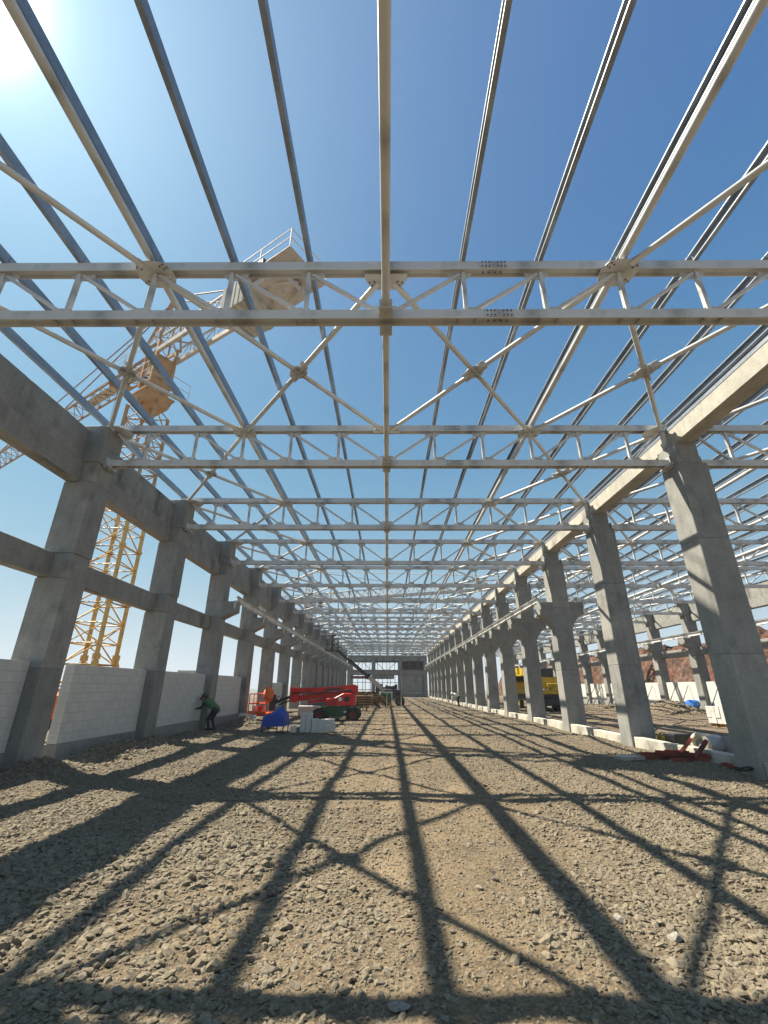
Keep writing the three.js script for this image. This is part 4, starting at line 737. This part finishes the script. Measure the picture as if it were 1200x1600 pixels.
function head(c, fwd, grid) { // a head with brow, nose, chin, ears; fwd is where the face looks
  const F = V(...fwd).normalize(), R = new THREE.Vector3().crossVectors(up, F).normalize(), U = new THREE.Vector3().crossVectors(F, R), C = V(...c), at = (x, y, z) => { const p = C.clone().addScaledVector(R, x).addScaledVector(U, y).addScaledVector(F, z); return [p.x, p.y, p.z]; };
  const f = field([[at(0, 0.03, -0.02), at(0, 0.02, 0.01), 0.098, 0.092], [at(0, -0.02, 0.02), at(0, -0.075, 0.05), 0.075, 0.042], [at(0, 0.01, 0.095), at(0, -0.02, 0.115), 0.012, 0.016], [at(-0.03, 0.032, 0.088), at(0.03, 0.032, 0.088), 0.014, 0.014], [at(-0.024, -0.055, 0.083), at(0.024, -0.055, 0.083), 0.010, 0.010], [at(-0.09, 0.02, -0.005), at(-0.094, -0.025, -0.005), 0.020, 0.012], [at(0.09, 0.02, -0.005), at(0.094, -0.025, -0.005), 0.020, 0.012], [at(0, -0.06, -0.01), at(0, -0.15, -0.02), 0.052, 0.056]], 0.02);
  const eyes = [at(-0.032, 0.012, 0.09), at(0.032, 0.012, 0.09)];
  return meshField(f, c, 0.19, grid, p => { const y = V(...p).sub(C).dot(U), z = V(...p).sub(C).dot(F); if (eyes.some(e => Math.hypot(p[0] - e[0], p[1] - e[1], p[2] - e[2]) < 0.014)) return [0.05, 0.04, 0.035]; if (y > 0.03 && z < 0.06 || z < -0.05 && y > -0.05) return [0.03, 0.022, 0.018]; return SKIN; });
}
function person(label, pos, turn, J, look, col, helmetMat, vestMat, hands, cells) {
  // J: joints; figure faces +z before turning
  const t = thing('person', label, 'person', pos, turn);
  const b = [[J.hipL, J.kneeL, 0.088, 0.062, 1], [J.kneeL, J.ankL, 0.062, 0.046, 1], [J.hipR, J.kneeR, 0.088, 0.062, 1], [J.kneeR, J.ankR, 0.062, 0.046, 1],
    [J.ankL, J.toeL, 0.05, 0.04, 2], [J.ankR, J.toeR, 0.05, 0.04, 2], [J.hipL, J.hipR, 0.11, 0.11, 1], [J.pel, J.waist, 0.125, 0.118, 0], [J.waist, J.chest, 0.118, 0.14, 0], [J.shL, J.shR, 0.085, 0.085, 0], [J.chest, J.neck, 0.13, 0.06, 0],
    [J.shL, J.elL, 0.062, 0.046, 0], [J.elL, J.wrL, 0.046, 0.033, 0], [J.shR, J.elR, 0.062, 0.046, 0], [J.elR, J.wrR, 0.046, 0.033, 0]];
  const cols = [col.shirt, col.trousers, col.boots];
  const nearest = p => { let m = 9, c = cols[0]; for (const q of b) { const d = capsule(p, q[0], q[1], q[2], q[3]); if (d < m) { m = d; c = cols[q[4]]; } } return c; };
  const body = meshField(field(b, 0.05), [0, 0.86, 0.15], 1.0, cells, nearest);
  const geos = [body, head(J.head, look, 44)];
  for (const h of hands) geos.push(hand(...h, 60));
  part(t, 'body', mergeGeometries(geos), M.person);
  if (vestMat) {
    const tor = field(b.filter(q => [7, 8, 10].includes(b.indexOf(q)) || q[0] === J.shL && q[1] === J.shR), 0.06);
    part(t, 'vest', meshField(p => Math.max(tor(p) - 0.018, -(tor(p) + 0.01)), [J.chest[0], J.chest[1] - 0.1, J.chest[2]], 0.5, 56, () => [1, 1, 1]), vestMat);
  }
  const dome = new THREE.LatheGeometry([[0.155, 0], [0.125, 0.005], [0.122, 0.05], [0.10, 0.10], [0.05, 0.128], [0, 0.134]].map(p => new THREE.Vector2(...p)), 24);
  const hm = part(t, 'helmet', boxUV(dome), helmetMat, [J.head[0], J.head[1] + 0.055, J.head[2]]);
  hm.rotation.set(Math.atan2(-look[1], look[2]) * 0.8, 0, 0);
  return t;
}
{
  const w = { shirt: [0.035, 0.04, 0.05], trousers: [0.025, 0.027, 0.032], boots: [0.03, 0.024, 0.02] };
  // mason bent towards the wall, right arm stretched out to it
  const J = { hipL: [0.1, 0.76, -0.2], hipR: [-0.1, 0.76, -0.2], kneeL: [0.13, 0.44, 0.04], kneeR: [-0.13, 0.42, 0.0], ankL: [0.13, 0.07, -0.06], ankR: [-0.14, 0.07, -0.14], toeL: [0.15, 0.04, 0.12], toeR: [-0.16, 0.04, 0.05], pel: [0, 0.80, -0.2], waist: [0, 0.91, -0.04], chest: [0, 1.02, 0.14], neck: [0, 1.10, 0.28], shL: [0.17, 1.07, 0.19], shR: [-0.17, 1.07, 0.19], elL: [0.24, 0.84, 0.34], wrL: [0.16, 0.80, 0.56], elR: [-0.20, 1.08, 0.48], wrR: [-0.16, 1.2, 0.70], head: [0, 1.19, 0.38] };
  person('mason in a green vest and dark helmet reaching towards the block wall', [-7.1, ground(-7.1, 19.5), -19.5], -1.75, J, [0, -0.25, 1], w, std({ color: rgb(0.05, 0.05, 0.055), roughness: 0.5 }), M.vest, [[J.wrL, [-0.2, -0.1, 1], [-0.5, -1, 0.1], 0.5], [J.wrR, [0.1, 0.25, 1], [0.3, -1, 0.3], 0.35]], 90);
  const K = { hipL: [0.1, 0.86, -0.2], hipR: [-0.1, 0.86, -0.2], kneeL: [0.12, 0.46, -0.12], kneeR: [-0.12, 0.46, -0.14], ankL: [0.13, 0.07, -0.2], ankR: [-0.13, 0.07, -0.26], toeL: [0.15, 0.04, -0.02], toeR: [-0.15, 0.04, -0.08], pel: [0, 0.9, -0.18], waist: [0, 1.0, 0.0], chest: [0, 1.06, 0.2], neck: [0, 1.08, 0.36], shL: [0.17, 1.05, 0.26], shR: [-0.17, 1.05, 0.26], elL: [0.2, 0.78, 0.3], wrL: [0.14, 0.55, 0.4], elR: [-0.2, 0.78, 0.32], wrR: [-0.14, 0.56, 0.44], head: [0, 1.08, 0.49] };
  person('worker in white shirt and dark trousers stooping by the far plinth', [6.75, ground(6.75, 46.6), -46.6], -1.2, K, [0, -0.8, 1], { shirt: [0.6, 0.6, 0.58], trousers: [0.02, 0.02, 0.025], boots: [0.02, 0.02, 0.02] }, M.helmet, null, [[K.wrL, [0, -1, 0.2], [-1, 0, 0], 0.4], [K.wrR, [0, -1, 0.2], [1, 0, 0], 0.4]], 64);
  const T = { hipL: [0.1, 0.92, 0], hipR: [-0.1, 0.92, 0], kneeL: [0.12, 0.5, 0.03], kneeR: [-0.12, 0.5, 0.03], ankL: [0.12, 0.07, 0], ankR: [-0.12, 0.07, 0], toeL: [0.14, 0.04, 0.17], toeR: [-0.14, 0.04, 0.17], pel: [0, 0.96, 0], waist: [0, 1.1, 0], chest: [0, 1.3, 0.01], neck: [0, 1.48, 0.02], shL: [0.19, 1.42, 0], shR: [-0.19, 1.42, 0], elL: [0.26, 1.3, 0.25], wrL: [0.2, 1.45, 0.45], elR: [-0.26, 1.32, 0.25], wrR: [-0.2, 1.52, 0.42], head: [0, 1.62, 0.04] };
  person('worker in dark clothes standing on the raised lift platform', [-5.6, 5.18, -46.3], 2.2, T, [0, 0.3, 1], { shirt: [0.05, 0.055, 0.07], trousers: [0.03, 0.03, 0.04], boots: [0.02, 0.02, 0.02] }, M.helmet, null, [[T.wrL, [0, 0.8, 0.6], [-1, 0, 0], 0.4], [T.wrR, [0, 0.8, 0.6], [1, 0, 0], 0.4]], 64);
}

// ---------------------------------------------------------------- site materials in the main hall
const gy = (x, d) => ground(x, d);
function looseBlock(label, x, y, d, w, h, l, turn, group) { return single('aerated_block', label, 'block', cached(`lb${w},${h},${l}`, () => chamfer(w, h, l, 0.008, 0, h / 2, 0)), M.block[Math.floor(rnd() * 3)], [x, y, -d], turn, group); }
{ // stack of blocks in front of the lift: blocks set on end, others lying
  const g = gy(-2.85, 18.6) + 0.02, grp = 'white blocks stacked before the red lift';
  const rows = [[-3.16, 18.45, 0.2, 0.56, 0.25, 'leftmost block set on end'], [-2.94, 18.42, 0.2, 0.56, 0.25, 'second block set on end'], [-2.71, 18.38, 0.22, 0.47, 0.3, 'third block set on end'], [-2.47, 18.36, 0.22, 0.45, 0.3, 'rightmost block set on end']];
  for (const [x, d, w, h, l, what] of rows) looseBlock(`${what} in the white block stack before the red lift`, x, g, d, w, h, l, rr(-0.06, 0.06), grp);
  looseBlock('white block lying across the top left of the stack before the red lift', -3.05, g + 0.565, 18.46, 0.46, 0.1, 0.24, 0.05, grp);
  looseBlock('white block lying behind the stack on its right side', -2.25, g, 18.9, 0.5, 0.22, 0.25, 0.3, grp);
  looseBlock('white block lying on another behind the stack, right side', -2.28, g + 0.225, 18.9, 0.5, 0.2, 0.25, 0.22, grp);
  looseBlock('single white block lying left of the stack before the red lift', -3.5, g, 18.35, 0.22, 0.2, 0.4, 0.15, grp);
  looseBlock('small white offcut block at the right foot of the stack', -2.2, g, 18.3, 0.14, 0.26, 0.2, 0.1, grp);
  for (let k = 0; k < 3; k++) looseBlock(`block of the small pile by the fourth left column, ${ORD[k]} from the left`, -7.2 + k * 0.27, gy(-7, 24.1), 24.1, 0.24, 0.42 - k * 0.04, 0.4, 0.05 * k, 'small block pile by the left row');
  looseBlock('flat white slab lying in front of the small block pile', -6.85, gy(-6.9, 23.7) + 0.02, 23.75, 0.8, 0.16, 0.35, 0.1);
}
{ // steel trestle under a heaped blue tarpaulin
  const x = -4.32, d = 18.9, g = gy(x, d), t = thing('trestle_table', 'black steel trestle table under the blue tarpaulin', 'table', [x, g, -d], -0.12);
  part(t, 'table_frame', merge([bar(V(-0.6, 0.52, 0.35), V(0.6, 0.52, 0.35), 0.05), bar(V(-0.6, 0.52, -0.35), V(0.6, 0.52, -0.35), 0.05), bar(V(-0.6, 0.52, -0.35), V(-0.6, 0.52, 0.35), 0.05), bar(V(0.6, 0.52, -0.35), V(0.6, 0.52, 0.35), 0.05), bar(V(-0.2, 0.2, 0.35), V(0.25, 0.2, 0.35), 0.04), box(1.18, 0.02, 0.68, 0, 0.555, 0)]), M.black);
  for (const [a, b] of [[-0.6, 0.35], [0.6, 0.35], [-0.6, -0.35], [0.6, -0.35], [-0.2, 0.35], [0.25, 0.35]]) part(t, 'leg', bar(V(a, -0.12, b), V(a, 0.5, b), 0.045), M.black);
  const g2 = new THREE.PlaneGeometry(1.45, 1.0, 60, 44).rotateX(-Math.PI / 2), p = g2.attributes.position;
  for (let k = 0; k < p.count; k++) {
    const X = p.getX(k), Z = p.getZ(k), e = Math.max(Math.abs(X) / 0.6, Math.abs(Z) / 0.38);
    let h = 0.58 + 0.40 * Math.exp(-(((X - 0.2) / 0.42) ** 2) - (Z / 0.35) ** 2) + 0.16 * N1(X * 5 + 20, Z * 5 + 20) + 0.22 * Math.abs(N2(X * 9 + Z * 5 + 9, Z * 7 - X * 4 + 30) - 0.5) + 0.08 * Math.abs(N3(X * 16 + 9, Z * 18 + X * 9 + 40) - 0.5);
    if (e > 1) h = Math.max(0.30, h - (e - 1) * 2.2 - 0.05); p.setY(k, h);
    p.setX(k, e > 1 ? X * (1 - (e - 1) * 0.45) : X); p.setZ(k, e > 1 ? Z * (1 - (e - 1) * 0.35) : Z);
  }
  g2.computeVertexNormals();
  single('tarpaulin', 'crumpled bright blue tarpaulin heaped on the trestle table', 'tarpaulin', boxUV(g2), M.tarp, [x, g, -d], -0.12).scale.set(0.7, 0.8, 0.8);
  t.scale.set(0.7, 0.8, 0.8);
}
{ // wrapped white pallet behind the lift arm, scrap and boards farther back
  const x = -4.6, d = 28.3, g = gy(x, d), t = thing('block_pallet', 'white wrapped pallet of blocks under the red boom', 'pallet', [x, g, -d], 0.1);
  for (let k = 0; k < 5; k++) part(t, 'plank', box(1.15, 0.03, 0.13, 0, 0.13, -0.4 + k * 0.2), M.wood);
  for (const q of [-0.5, 0, 0.5]) part(t, 'bearer', box(0.1, 0.115, 0.95, q, 0.057, 0), M.wood);
  for (let c = 0; c < 2; c++) for (let a = 0; a < 2; a++) for (let b = 0; b < 4; b++) part(t, 'block', cached('palblk', () => chamfer(0.58, 0.24, 0.23, 0.008)), M.block[(a + b + c) % 3], [-0.295 + a * 0.59, 0.27 + c * 0.243, -0.36 + b * 0.24]);
  const trestle = (label, x, d, w, h, turn, n) => { // rack of boards on short trestles
    const g = gy(x, d), t = thing('board_stack', label, 'boards', [x, g, -d], turn, 'board stacks far down the hall');
    for (const q of [-w * 0.35, w * 0.35]) part(t, 'bearer', merge([box(0.1, 0.36, 0.1, q, 0.18, -0.3), box(0.1, 0.36, 0.1, q, 0.18, 0.3), box(0.12, 0.08, 0.9, q, 0.4, 0)]), M.wood);
    for (let k = 0; k < n; k++) part(t, 'board', cached(`brd${w}`, () => chamfer(w, 0.06, 0.8, 0.006)), k % 2 ? M.wood : M.woodDark, [rr(-0.08, 0.08), 0.475 + k * h / n, rr(-0.04, 0.04)]);
  };
  trestle('stack of dark formwork boards behind the red lift, nearest', -2.4, 36.5, 2.4, 0.7, 0.1, 8);
  trestle('stack of formwork boards behind the red lift, middle', -1.5, 41, 2.2, 0.6, -0.15, 7);
  trestle('low stack of boards beside the far telescopic lift', -3.4, 42.5, 2.0, 0.9, 0.3, 9);
  const tank = thing('water_tank', 'dark tank in a white cage standing in the middle far down the hall', 'tank', [-0.15, gy(0, 43), -43.2], 0.1);
  part(tank, 'tank_body', chamfer(0.95, 1.0, 0.95, 0.08, 0, 0.68, 0), M.green);
  part(tank, 'cage', merge([...[-0.52, 0.52].flatMap(x => [-0.52, 0.52].map(z => bar(V(x, 0.05, z), V(x, 1.25, z), 0.06))), ...[0.14, 1.23].flatMap(y => [bar(V(-0.52, y, 0.52), V(0.52, y, 0.52), 0.06), bar(V(-0.52, y, -0.52), V(0.52, y, -0.52), 0.06), bar(V(-0.52, y, -0.52), V(-0.52, y, 0.52), 0.06), bar(V(0.52, y, -0.52), V(0.52, y, 0.52), 0.06)])]), M.white);
  for (let k = 0; k < 6; k++) { const x = -1.9 + k * 0.62, d = 38.8 + (k % 3) * 1.1, h = 0.8 + (k % 2) * 0.4, t = thing('marker_post', `pale timber stake in the scrap behind the red lift, ${ORD[k]} from the left`, 'stake', [x, gy(x, d) - 0.1, -d], 0, 'timber stakes behind the red lift'); part(t, 'stake', prism([[-0.04, 0], [0.04, 0], [0.04, h], [0, h + 0.05], [-0.04, h]], 0.05), M.cream); part(t, 'crosspiece', box(0.36, 0.05, 0.03, 0, h * 0.8, 0.041), M.wood); }
  for (let k = 0; k < 14; k++) { const x = -3.2 + k * 0.24 + rr(-0.1, 0.1), d = 39.6 + rr(0, 3), l = rr(1.2, 2.6), a = rr(-0.5, 0.5), e = rr(0.1, 0.75), m = single('scrap_timber', `rough timber in the scrap heap behind the red lift, ${ORD[k]} from the left`, 'timber', cached(`tim${k % 4}`, () => chamfer(0.1, 0.07, l, 0.008, 0, 0, 0)), k % 3 ? M.wood : M.woodDark, [x, gy(x, d) + 0.18 + Math.sin(e) * 0.6, -d], 0, 'timbers of the scrap heap'); m.rotation.set(-e, a * 2, 0, 'YXZ'); }
  for (let k = 0; k < 3; k++) { const x = -3.9 + k * 1.15, d = 45 + k; const t = thing('cable_drum', `wooden cable drum in the scrap far down the hall, ${ORD[k]} from the left`, 'drum', [x, gy(x, d), -d], 0.4 * k, 'cable drums far down the hall'); for (const z of [-0.3, 0.3]) part(t, 'flange', boxUV(new THREE.CylinderGeometry(0.6, 0.6, 0.06, 22).rotateX(Math.PI / 2).translate(0, 0.6, z)), M.woodDark); part(t, 'cable', boxUV(new THREE.CylinderGeometry(0.4, 0.4, 0.54, 18).rotateX(Math.PI / 2).translate(0, 0.6, 0)), M.black); }
}
{ // red primed steel profiles by the first right column
  const grp = 'red primed steel profiles by the right row';
  const prof = (label, a, b, w, h) => { // channel profile from a to b
    const d = b.clone().sub(a), l = d.length(), g = merge([span(-w / 2, w / 2, 0, 0.012, -l / 2, l / 2), span(-w / 2, -w / 2 + 0.012, 0.012, h, -l / 2, l / 2), span(w / 2 - 0.012, w / 2, 0.012, h, -l / 2, l / 2)]);
    const m = single('steel_profile', label, 'steel profile', g, M.primer, [0, 0, 0], 0, grp); m.position.copy(a).add(b).multiplyScalar(0.5); m.quaternion.setFromUnitVectors(V(0, 0, 1), d.normalize()); return m;
  };
  const G = (x, d, y) => V(x + 0.2, gy(x + 0.2, d - 0.45) + y, -(d - 0.45));
  prof('long red profile lying farthest left in the pile', G(5.95, 12.75, 0.02), G(7.1, 12.35, 0.05), 0.128, 0.074);
  prof('red profile lying in front at the foot of the pile', G(6.35, 12.0, 0.02), G(7.05, 11.75, 0.03), 0.144, 0.068);
  prof('red profile lying on top across the pile', G(6.3, 12.55, 0.16), G(7.3, 12.05, 0.14), 0.144, 0.074);
  prof('short red profile at the back of the pile', G(6.75, 12.9, 0.13), G(7.25, 12.8, 0.15), 0.160, 0.087);
  prof('red profile leaning on the plinth, right one of two', G(6.95, 12.05, 0.03), V(7.58, 0.47, -11.7), 0.120, 0.074);
  prof('red profile leaning on the plinth, left one of two', G(6.85, 12.5, 0.12), V(7.5, 0.47, -12.15), 0.112, 0.062);
  prof('red profile lying apart along the plinth towards the nearest column', G(7.2, 11.55, 0.03), G(7.36, 10.9, 0.03), 0.104, 0.056);
  prof('thin red profile buried at the back left of the pile', G(6.1, 12.9, 0.1), G(6.9, 12.7, 0.12), 0.096, 0.056);
  const slab = single('concrete_offcut', 'pale broken slab lying left of the red steel pile', 'slab', prism([[-0.3, -0.2], [0.25, -0.24], [0.34, 0.1], [0.02, 0.24], [-0.32, 0.14]], 0.07, 'y'), M.precast, [5.95, gy(5.95, 12.35) + 0.05, -12.3], 0.3);
  const loop = single('cable_loop', 'black cable loop lying at the foot of the nearest right column', 'cable', boxUV(new THREE.TorusGeometry(0.13, 0.018, 8, 28).rotateX(1.2)), M.rubber, [7.32, gy(7.3, 10.4) + 0.12, -10.35]);
  // behind the plinth in the second hall
  const rollLabel = ['wrapped grey roll lying behind the plinth, pale end showing', 'wrapped grey roll lying behind the plinth, middle one', 'wrapped grey roll lying behind the plinth, right one'];
  for (let k = 0; k < 3; k++) { const x = 8.85 + k * 0.62, d = 13.6 - k * 0.16, r = 0.24, t = thing('wrapped_roll', rollLabel[k], 'roll', [x, gy(x, d) + r - 0.02, -d], 0.25 + 0.1 * k, 'wrapped rolls in the right hall'); const g = new THREE.CylinderGeometry(r, r * 0.97, 0.6, 26, 10).rotateZ(Math.PI / 2), p = g.attributes.position; for (let i = 0; i < p.count; i++) { const f = 1 + 0.10 * (N1(p.getX(i) * 12 + 20, Math.atan2(p.getY(i), p.getZ(i)) * 2 + 20) - 0.5); p.setY(i, p.getY(i) * f); p.setZ(i, p.getZ(i) * f); } g.computeVertexNormals(); part(t, 'wrapping', boxUV(g), M.plastic); if (!k) part(t, 'end_ring', boxUV(new THREE.TorusGeometry(r * 0.95, 0.075, 10, 30).rotateY(Math.PI / 2).translate(-0.32, 0, 0)), M.cream); }
  const crate = thing('plastic_crate', 'black plastic crate standing left of the wrapped rolls', 'crate', [8.28, gy(8.3, 13.9), -14.1], 0.2); part(crate, 'crate_body', merge([chamfer(0.5, 0.42, 0.4, 0.02, 0, 0.21, 0), box(0.54, 0.04, 0.44, 0, 0.4, 0)]), M.black); part(crate, 'lid', chamfer(0.52, 0.03, 0.42, 0.008, 0, 0.437, 0), M.steelDark);
  const can = thing('jerry_can', 'small yellow can on the ground behind the plinth', 'can', [8.5, gy(8.5, 15.2), -15.2], 0.4); part(can, 'can_body', chamfer(0.34, 0.32, 0.2, 0.03, 0, 0.16, 0), M.liftYellow); part(can, 'handle', merge([box(0.04, 0.06, 0.04, -0.1, 0.35, 0), box(0.04, 0.06, 0.04, 0.1, 0.35, 0), box(0.24, 0.03, 0.04, 0, 0.39, 0)]), M.liftYellow);
  const ball = thing('rubber_bucket', 'black rubber bucket behind the plinth beside the second column', 'bucket', [8.35, gy(8.4, 15.6), -16.2], 0); part(ball, 'pail', boxUV(new THREE.LatheGeometry([[0, 0], [0.17, 0], [0.22, 0.36], [0.2, 0.36], [0.16, 0.03], [0, 0.03]].map(p => new THREE.Vector2(...p)), 22)), M.rubber); part(ball, 'handle', boxUV(new THREE.TorusGeometry(0.2, 0.01, 6, 20, Math.PI).translate(0, 0.34, 0)), M.steelDark);
  const wb = thing('block_pallet', 'sunlit pallet of white blocks in the right hall', 'pallet', [15.75, gy(15.7, 22.6), -22.6], 0.2);
  for (let k = 0; k < 4; k++) part(wb, 'plank', box(1.1, 0.04, 0.14, 0, 0.12, -0.36 + k * 0.24), M.wood); for (const q of [-0.45, 0.45]) part(wb, 'bearer', box(0.1, 0.1, 0.9, q, 0.05, 0), M.wood);
  for (let c = 0; c < 4; c++) for (let a = 0; a < 2; a++) for (let b = 0; b < 4; b++) if (c < 3 || a) part(wb, 'block', cached('palblk'), M.block[(a + b + c) % 3], [-0.295 + a * 0.59 + rr(-0.02, 0.02), 0.262 + c * 0.243, -0.36 + b * 0.24]);
  const barrel = thing('barrel', 'blue plastic barrel lying by the far right row', 'barrel', [22.3, gy(22.3, 35.4) + 0.3, -35.2], 0.5); part(barrel, 'drum', boxUV(new THREE.LatheGeometry([[0, -0.45], [0.26, -0.45], [0.3, -0.4], [0.3, -0.15], [0.315, -0.13], [0.3, -0.11], [0.3, 0.11], [0.315, 0.13], [0.3, 0.15], [0.3, 0.4], [0.26, 0.45], [0, 0.45]].map(p => new THREE.Vector2(...p)), 24).rotateZ(Math.PI / 2)), M.blue); part(barrel, 'bung', boxUV(new THREE.CylinderGeometry(0.04, 0.04, 0.04, 12).rotateZ(Math.PI / 2).translate(0.46, 0.15, 0)), M.black);
}
// raking props against the far right wall
for (let i = 3; i <= 8; i++) for (const q of [0, 1]) {
  const z = zc(i) - 1.6 - q * 1.6, t = thing('raking_prop', `${q ? 'farther' : 'nearer'} raking prop at the far right wall past the ${ORD[i]} column`, 'prop', [FX + 0.2, 0, z], 0, 'props at the far right wall');
  part(t, 'outer_tube', pipe(V(-1.3, 0, 0.25), V(-0.5, 1.15, 0.1), 0.035, 8), M.steelDark); part(t, 'inner_tube', pipe(V(-0.5, 1.15, 0.1), V(0.02, 1.9, 0), 0.025, 8), M.steelDark); part(t, 'foot_plate', box(0.16, 0.02, 0.16, -1.3, 0.01, 0.25), M.steelDark);
}
// machine behind the gap in the left wall, and blocks waiting behind it
{
  const t = thing('site_dumper', 'orange dumper standing outside the gap in the left wall', 'dumper', [-10.8, ground(-10.8, 15.2), -15.4], 0.3);
  part(t, 'skip', prism([[-0.9, 0.7], [0.7, 0.7], [0.95, 1.35], [-1.1, 1.5]], 1.3, 'z', 0.03), M.orange); part(t, 'chassis', chamfer(2.4, 0.3, 0.9, 0.03, 0.2, 0.55, 0), M.steelDark);
  part(t, 'seat', merge([chamfer(0.5, 0.1, 0.5, 0.03, 1.2, 0.95, 0), chamfer(0.1, 0.5, 0.5, 0.03, 1.5, 1.2, 0)]), M.black);
  for (const x of [-0.6, 1.1]) for (const z of [-0.6, 0.6]) wheel(t, x, 0.4, z, 0.41, 0.26, M.orange);
  for (let k = 0; k < 2; k++) { const p = thing('block_pallet', `pallet of white blocks outside the left wall, ${k ? 'far' : 'near'} one`, 'pallet', [-9.3, ground(-9.3, 22) , -(22.2 + k * 1.5)], 0.05); for (let c = 0; c < 9; c++) for (let a = 0; a < 4; a++) part(p, 'block', cached('palblk2', () => chamfer(0.9, 0.235, 0.25, 0.008)), M.block[(a + c) % 3], [0, 0.26 + c * 0.243, -0.4 + a * 0.26]); part(p, 'bearer', box(0.95, 0.13, 1.0, 0, 0.065, 0), M.wood); }
}
// far ground fades into pale air
scene.fog = new THREE.FogExp2(new THREE.Color(0.78, 0.88, 1.0), 0.0007);
renderer.render(scene, camera);
